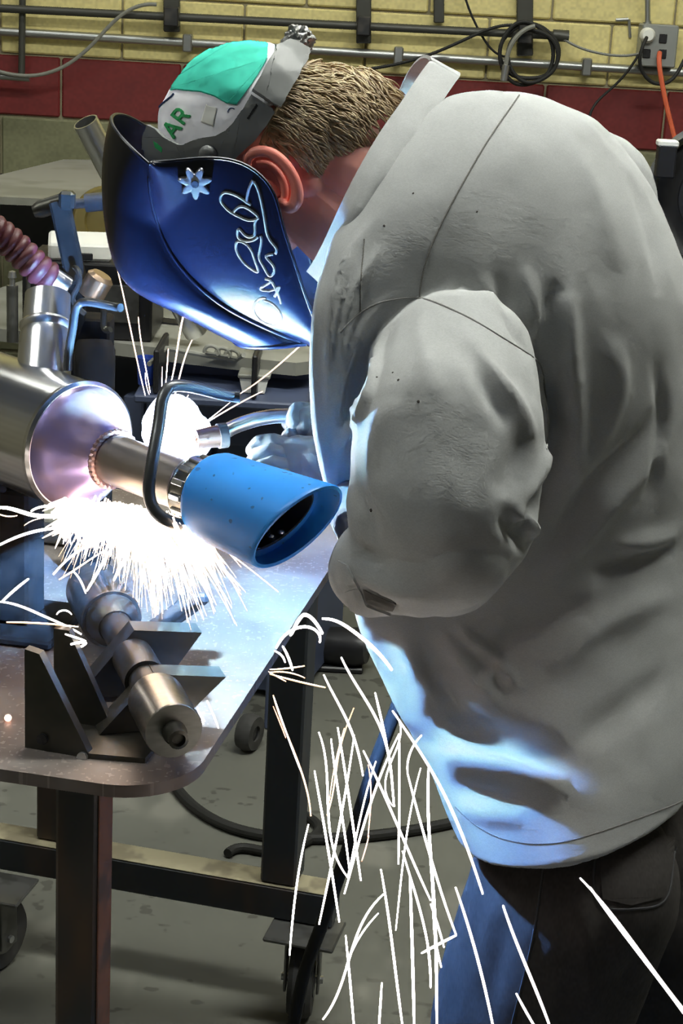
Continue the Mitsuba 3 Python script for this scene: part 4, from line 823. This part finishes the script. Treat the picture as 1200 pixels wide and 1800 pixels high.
star = [[q + nn * h + (rs * f)[j] * (math.cos(t[j]) * Bk[:, 0] + math.sin(t[j]) * Bk[:, 1]) for j in range(140)] for h, f in ((.0, .9), (.001, 1), (.004, 1), (.0055, .9), (.006, .6))]
add(k + '__knob', loft(star), 'm_knob', smooth=30, label='silver star shaped knob')
add(k + '__knob__screw', lathe([(.0005, .0075), (.004, .0075), (.0045, .0058), (.0005, .0058)], q, nn, 16), 'm_black')
hgM = tri(hull((HC + EU * .016 + EF * .014, np.stack([EF * .114, EU * .112, EL * .096], 1))).refine_to_length(.01))
z8 = lambda pts: [(250 + x / 3.871, 40 + y / 3.871) for x, y in pts]
side = z8([(50, 690), (110, 720), (170, 780), (240, 820), (290, 825), (360, 795), (430, 780), (500, 768), (560, 735), (620, 680), (680, 590), (735, 490), (885, 585), (900, 610), (850, 700), (760, 810), (680, 880), (610, 950), (480, 960), (300, 950), (150, 950), (60, 945), (10, 890), (16, 780)])
bandm = patch(hgM, side, .004, 6); add(k + '__headband', bandm, 'm_headgear', smooth=40, label='grey plastic headband')
clip = patch(hgM, z8([(740, 472), (900, 190), (985, 150), (1040, 165), (1118, 215), (1105, 275), (925, 582), (830, 530)]), .009, 6); add(k + '__strap', clip, 'm_headgear', smooth=40, label='grey strap cover')
add(k + '__slot', patch(hgM, z8([(772, 552), (786, 562), (722, 664), (706, 656)]), .0046, 5), 'm_black', smooth=False)
add(k + '__slot_001', patch(hgM, z8([(95, 800), (120, 815), (160, 850), (155, 885), (105, 850)]), .0046, 5), 'm_lettergreen', smooth=False)
q, nn = cast(hgM, z8([(455, 885)])); add(k + '__pivot', lathe([(.0005, .010), (.006, .0105), (.0095, .007), (.0105, .002), (.0005, -.001)], q[0], nn[0], 28), 'm_headgear', smooth=True)
q = PM(519, 82, 1.78); ka = norm(R * .45 + U * .85)
me = lathe([(.0005, .022), (.010, .022), (.0150, .018), (.0165, .010), (.0165, -.004), (.013, -.010), (.0005, -.010)], q, ka, 60)
me = trimesh.Trimesh(*trimesh.remesh.subdivide_to_size(me.vertices, me.faces, .004)); displace(me, lambda v: (meshkit.noise(v * 260, 3) - .5) * .007)
add(k + '__ratchet_knob', me, 'm_greymetal', smooth=30)
add(k + '__knob_stem', tube([q - ka * .03, q], .011, 16), 'm_headgear')
#SPARKS

# ------------------------------------------------------------------ sparks: glowing droplets of steel and the threads of fire they draw
HOT, WARM, RED = (7.0, 6.2, 5.6), (1.9, .95, .45), (1.2, .34, .14)
SPK = []
def spark(pts, d0, d1, r, c, label, group, n=22):
    q2 = spl(np.array(pts, float), n); dd = np.linspace(d0, d1, n)
    q = np.array([P(x, y, d) for (x, y), d in zip(q2, dd)])
    rr_ = r * depth(q[0]) / F * (.35 + .65 * np.sin(np.pi * np.linspace(.06, .94, n)) ** .35)
    key = num('spark')
    scene[key] = {**mikit.ply(tube(q, rr_, 5), 'm_white', smooth=True), 'emitter': {**emit(c), 'sampling_weight': 0.0}}
    top = q2[np.argmin(q2[:, 1])]; low = q2[np.argmax(q2[:, 1])]; ln = np.linalg.norm(np.diff(q2, axis=0), axis=1).sum()
    SPK.append((key, group, label, ('short' if ln < 75 else 'long' if ln > 190 else ''), {HOT: 'white', WARM: 'orange', RED: 'red'}[c], top[0]))
def name_sparks():
    for g_ in {x[1] for x in SPK}:
        m_ = sorted((x for x in SPK if x[1] == g_), key=lambda x: x[5])
        for i, (key, group, label, ln, col, _) in enumerate(m_):
            o = f"{i + 1}{'th' if 10 < (i + 1) % 100 < 14 else {1: 'st', 2: 'nd', 3: 'rd'}.get((i + 1) % 10, 'th')}"
            tag(key, ' '.join(f'{ln} {col} {label}, {o} from left by its upper end'.split()), 'spark', group)
z6 = lambda pts: [(480 + x / 3.6, 1000 + y / 3.6) for x, y in pts]
z7 = lambda pts: [(500 + x / 1.7143, 1000 + y / 1.7143) for x, y in pts]
z4 = lambda pts: [(x / 4, 860 + y / 4) for x, y in pts]
z3 = lambda pts: [(180 + x / 2.857, 480 + y / 2.857) for x, y in pts]
LOW, LG = 'spark falling beyond the table edge', 'sparks falling below the table'
for pts, r, c in [
    (z6([(430, 560), (560, 790), (680, 1010), (730, 1180), (750, 1330), (765, 1505)]), 2.6, HOT), (z6([(320, 670), (400, 830), (480, 990), (540, 1170), (568, 1310)]), 2.4, HOT), (z6([(645, 785), (690, 980), (722, 1130)]), 2.4, HOT),
    (z6([(510, 880), (460, 1010), (420, 1150), (380, 1400), (340, 1560)]), 1.8, WARM), (z7([(103, 492), (130, 690), (160, 880), (190, 930)]), 2.3, HOT), (z7([(140, 512), (160, 660), (180, 790), (195, 905)]), 2.3, HOT),
    (z7([(160, 478), (185, 630), (210, 800), (230, 940)]), 2.4, HOT), (z7([(90, 608), (115, 750), (140, 900), (165, 1065)]), 2.4, HOT), (z7([(345, 497), (290, 620), (230, 800), (180, 980)]), 2.5, HOT), (z7([(275, 580), (240, 700), (205, 860), (190, 930)]), 2.0, HOT),
    (z7([(210, 500), (175, 720), (140, 900), (104, 1072)]), 2.4, HOT), (z7([(237, 548), (290, 660), (360, 820), (440, 1000)]), 2.4, HOT), (z7([(345, 500), (346, 700), (343, 890)]), 2.4, HOT), (z7([(412, 502), (382, 545), (370, 612)]), 2.2, HOT),
    (z7([(370, 615), (400, 730), (440, 870), (480, 1000), (517, 1104)]), 2.4, HOT), (z7([(517, 1104), (465, 1130), (413, 1158)]), 2.6, HOT), (z7([(434, 600), (436, 800), (450, 1000), (458, 1230), (459, 1380)]), 3.2, HOT), (z7([(410, 600), (378, 740), (355, 900), (335, 1090)]), 2.0, HOT),
    (z7([(355, 850), (400, 1000), (425, 1100), (440, 1260)]), 2.3, HOT), (z7([(378, 928), (385, 1150), (391, 1390)]), 3.0, HOT), (z7([(290, 905), (320, 1100), (340, 1260), (357, 1390)]), 2.5, HOT), (z7([(298, 980), (245, 1045), (190, 1190), (115, 1358)]), 2.6, HOT),
    (z7([(282, 1038), (235, 1095), (185, 1200)]), 2.0, HOT), (z7([(184, 1105), (198, 1250), (210, 1390)]), 2.4, HOT), (z7([(293, 1248), (284, 1390)]), 2.4, HOT), (z7([(425, 1100), (437, 1190), (440, 1262)]), 2.2, HOT), (z7([(440, 1010), (460, 1070), (480, 1140)]), 2.2, HOT),
    (z7([(450, 1080), (460, 1150), (472, 1200)]), 2.2, HOT), (z7([(440, 850), (445, 960), (450, 1090)]), 2.0, HOT), (z7([(72, 770), (40, 930), (25, 1050), (15, 1165)]), 2.3, HOT), (z6([(600, 1240), (618, 1400), (612, 1560), (600, 1700)]), 1.6, RED), (z6([(605, 1690), (590, 1750), (560, 1850)]), 1.6, RED),
    (z7([(325, 428), (350, 480), (330, 560), (326, 715)]), 1.8, HOT), (z7([(180, 480), (150, 600), (135, 700)]), 1.4, WARM), (z6([(0, 800), (100, 1080), (190, 1320), (238, 1565)]), 2.0, WARM), (z6([(5, 812), (95, 1070), (170, 1270)]), 1.6, HOT), (z6([(0, 870), (45, 980), (80, 1070)]), 1.4, RED)]:
    d = rng.uniform(1.50, 1.66); spark(pts, d + .08, d - .02, r, c, LOW, LG)
for pts, r in [(z7([(325, 428), (400, 540), (460, 640), (530, 790), (597, 980)]), 2.6), (z7([(515, 960), (560, 1100), (600, 1250), (630, 1390)]), 2.6), (z7([(658, 1015), (720, 1180), (765, 1290), (803, 1390)]), 2.8), (z7([(698, 1280), (730, 1340), (760, 1390)]), 2.4), (z7([(890, 932), (1000, 1060), (1100, 1195), (1230, 1360)]), 2.6), (z7([(920, 960), (1010, 1085), (1110, 1215), (1230, 1380)]), 3.0)]:
    spark(pts, 1.58, 1.42, r, HOT, 'spark streaking across the jeans', 'sparks over the jeans')
for pts, r, c in [(z6([(312, 315), (400, 330), (500, 390), (600, 470), (680, 550), (750, 640)]), 3.6, HOT), (z6([(110, 420), (150, 340), (200, 290), (260, 330), (310, 408)]), 3.6, HOT), (z6([(20, 500), (100, 400), (180, 368), (240, 372), (280, 400), (295, 465)]), 3.0, HOT), (z6([(60, 490), (95, 560), (122, 640)]), 2.6, HOT),
                  (z6([(-20, 637), (100, 628), (198, 614)]), 1.7, WARM), (z6([(-20, 655), (90, 655), (200, 690)]), 1.6, WARM), (z6([(-20, 665), (130, 705), (330, 750)]), 2.0, WARM), (z6([(-30, 650), (40, 690), (80, 712)]), 1.5, WARM), (z6([(10, 520), (50, 545), (75, 590)]), 2.2, HOT)]:
    spark(pts, 1.82, 1.72, r, c, 'spark leaving the right table edge', 'sparks at the right table edge')
for pts, r, c in [(z4([(-30, 130), (100, 142), (230, 180), (400, 190), (620, 215), (800, 240)]), 4.2, HOT), (z4([(220, 155), (260, 132), (310, 120), (440, 120), (560, 160), (640, 190)]), 3.0, HOT), (z4([(170, 255), (225, 222), (300, 203)]), 1.2, WARM), (z4([(-30, 405), (120, 335), (260, 292), (400, 272), (740, 262)]), 3.2, HOT),
                  (z4([(-20, 170), (50, 190), (120, 185)]), 1.6, WARM), (z4([(375, 600), (480, 490), (560, 430), (640, 388), (810, 325)]), 2.6, HOT), (z4([(640, 385), (720, 345), (820, 320)]), 4.5, HOT), (z4([(415, 635), (520, 570), (640, 490), (735, 430)]), 2.0, WARM), (z4([(510, 575), (545, 610), (580, 670), (602, 730)]), 2.2, HOT), (z4([(610, 715), (700, 560), (770, 440), (830, 350)]), 3.0, HOT),
                  (z4([(200, 630), (100, 710), (10, 795)]), 2.6, HOT), (z4([(-10, 790), (100, 808), (300, 888), (430, 945), (572, 1020)]), 2.4, HOT), (z4([(45, 935), (250, 940), (550, 967)]), 2.0, WARM), (z4([(400, 880), (440, 852), (480, 860), (503, 880)]), 1.9, HOT), (z4([(460, 1020), (530, 1042), (602, 1066)]), 2.2, HOT), (z4([(500, 1090), (550, 1078), (600, 1078), (560, 1112)]), 3.0, HOT), (z4([(800, 640), (840, 560), (880, 480)]), 3.0, HOT)]:
    spark(pts, 1.79, 1.86, r, c, 'spark flying left from the weld', 'sparks flying left from the weld')
for pts, r, c in [(z3([(75, -20), (120, 180), (170, 420), (215, 615)]), 1.6, WARM), (z3([(180, 220), (200, 380), (222, 500), (240, 600)]), 1.5, WARM), (z3([(446, 95), (400, 240), (370, 420), (345, 545)]), 1.9, WARM), (z3([(450, 335), (400, 470), (375, 570), (350, 665)]), 1.6, WARM), (z3([(330, 380), (325, 460), (318, 550)]), 1.5, WARM), (z3([(300, 470), (298, 580)]), 1.2, RED),
                  (z3([(1090, 280), (850, 490), (760, 560), (680, 612)]), 1.7, WARM), (z3([(805, 593), (640, 680), (490, 772)]), 1.6, WARM), (z3([(640, 650), (560, 715), (490, 770)]), 1.2, WARM), (z3([(372, 590), (350, 640), (330, 690)]), 1.5, WARM), (z3([(432, 612), (400, 660), (378, 690)]), 1.3, WARM), (z3([(215, 500), (220, 560), (235, 610)]), 1.2, RED)]:
    spark(pts, 1.95, 2.0, r, c, 'spark shooting upward from the arc', 'sparks rising from the arc')
for pts in ([(347, 1243), (352, 1258), (360, 1268)], [(364, 1232), (372, 1250), (384, 1280)], [(346, 1262), (352, 1266), (358, 1272)]):
    spark(pts, depth(Z(*pts[0], TZ + .03)), depth(Z(*pts[-1], TZ + .02)), 1.8, HOT, 'spark skipping beside the front roller', 'sparks beside the roller')
name_sparks()
q = Z(14, 1262, TZ + .004); scene['ember'] = {**mikit.ply(trimesh.Trimesh(q + ICO * .004, trimesh.creation.icosphere(subdivisions=2).faces), 'm_white', smooth=True), 'emitter': {**emit((4, 2.0, 1.4)), 'sampling_weight': 0.0}}
tag('ember', 'small glowing ember lying on the table at the left edge', 'ember')
# the dense shower under the neck: far too many to count
SP, SPW = [], []
for i in range(380):
    u = rng.beta(1.15, 1.15); x0, y0 = 150 + 205 * u, 893 + 46 * u + rng.normal(0, 12)
    th = math.radians((u - .42) * 62 + rng.normal(0, 8)); L_ = (40 + 150 * rng.beta(1.2, 1.9)) * (.62 if u < .36 else 1)
    sx, sy = math.sin(th), math.cos(th); d0 = 1.885 - .085 * min(max((u - .35) / .4, 0), 1) + rng.normal(0, .012); cv = rng.uniform(-.06, .06)
    pts = [(x0 + sx * L_ * f - cv * L_ * f * f * sy, y0 + sy * L_ * f + .06 * L_ * f * f) for f in (0, .35, .7, 1)]
    q = np.array([P(x, y, d0 + (.22 - .16 * min(max((u - .35) / .4, 0), 1)) * f * L_ / 120) for (x, y), f in zip(spl(np.array(pts), 8), np.linspace(0, 1, 8))])
    (SPW if rng.uniform() < .33 else SP).append(tube(q, np.linspace(rng.uniform(1.0, 2.2), rng.uniform(.3, .9), 8) * 1.85 / F, 4))
for i in range(620):   # short crowded sparks, packed to stand for the white glare at the weld
    u = rng.beta(.8, 1.1); x0, y0 = 112 + 244 * u, 876 + 46 * u * u + 62 * rng.beta(1.2, 1.8); th = rng.uniform(-1.35, 1.35); L_ = rng.uniform(14, 44)
    q = np.array([P(x0 + math.sin(th) * L_ * f, y0 + math.cos(th) * L_ * f, 1.875 - .07 * min(max((u - .45) / .4, 0), 1) + .02 * f) for f in np.linspace(0, 1, 5)])
    SP.append(tube(q, np.linspace(4.4, 1.0, 5) * 1.85 / F, 5))
scene['spark_shower__embers'] = {**mikit.ply(cat(*SPW), 'm_white', smooth=False), 'emitter': {**emit((2.2, 1.15, .55)), 'sampling_weight': 0.0}}
tag('spark_shower__embers', 'cooler orange sparks', kind='stuff')
scene['spark_shower__sparks'] = {**mikit.ply(cat(*SP), 'm_white', smooth=False), 'emitter': emit(SPRAY)}
tag('spark_shower__sparks', kind='stuff'); tag('spark_shower', 'dense shower of white hot sparks pouring down under the neck of the muffler', 'sparks', kind='stuff')
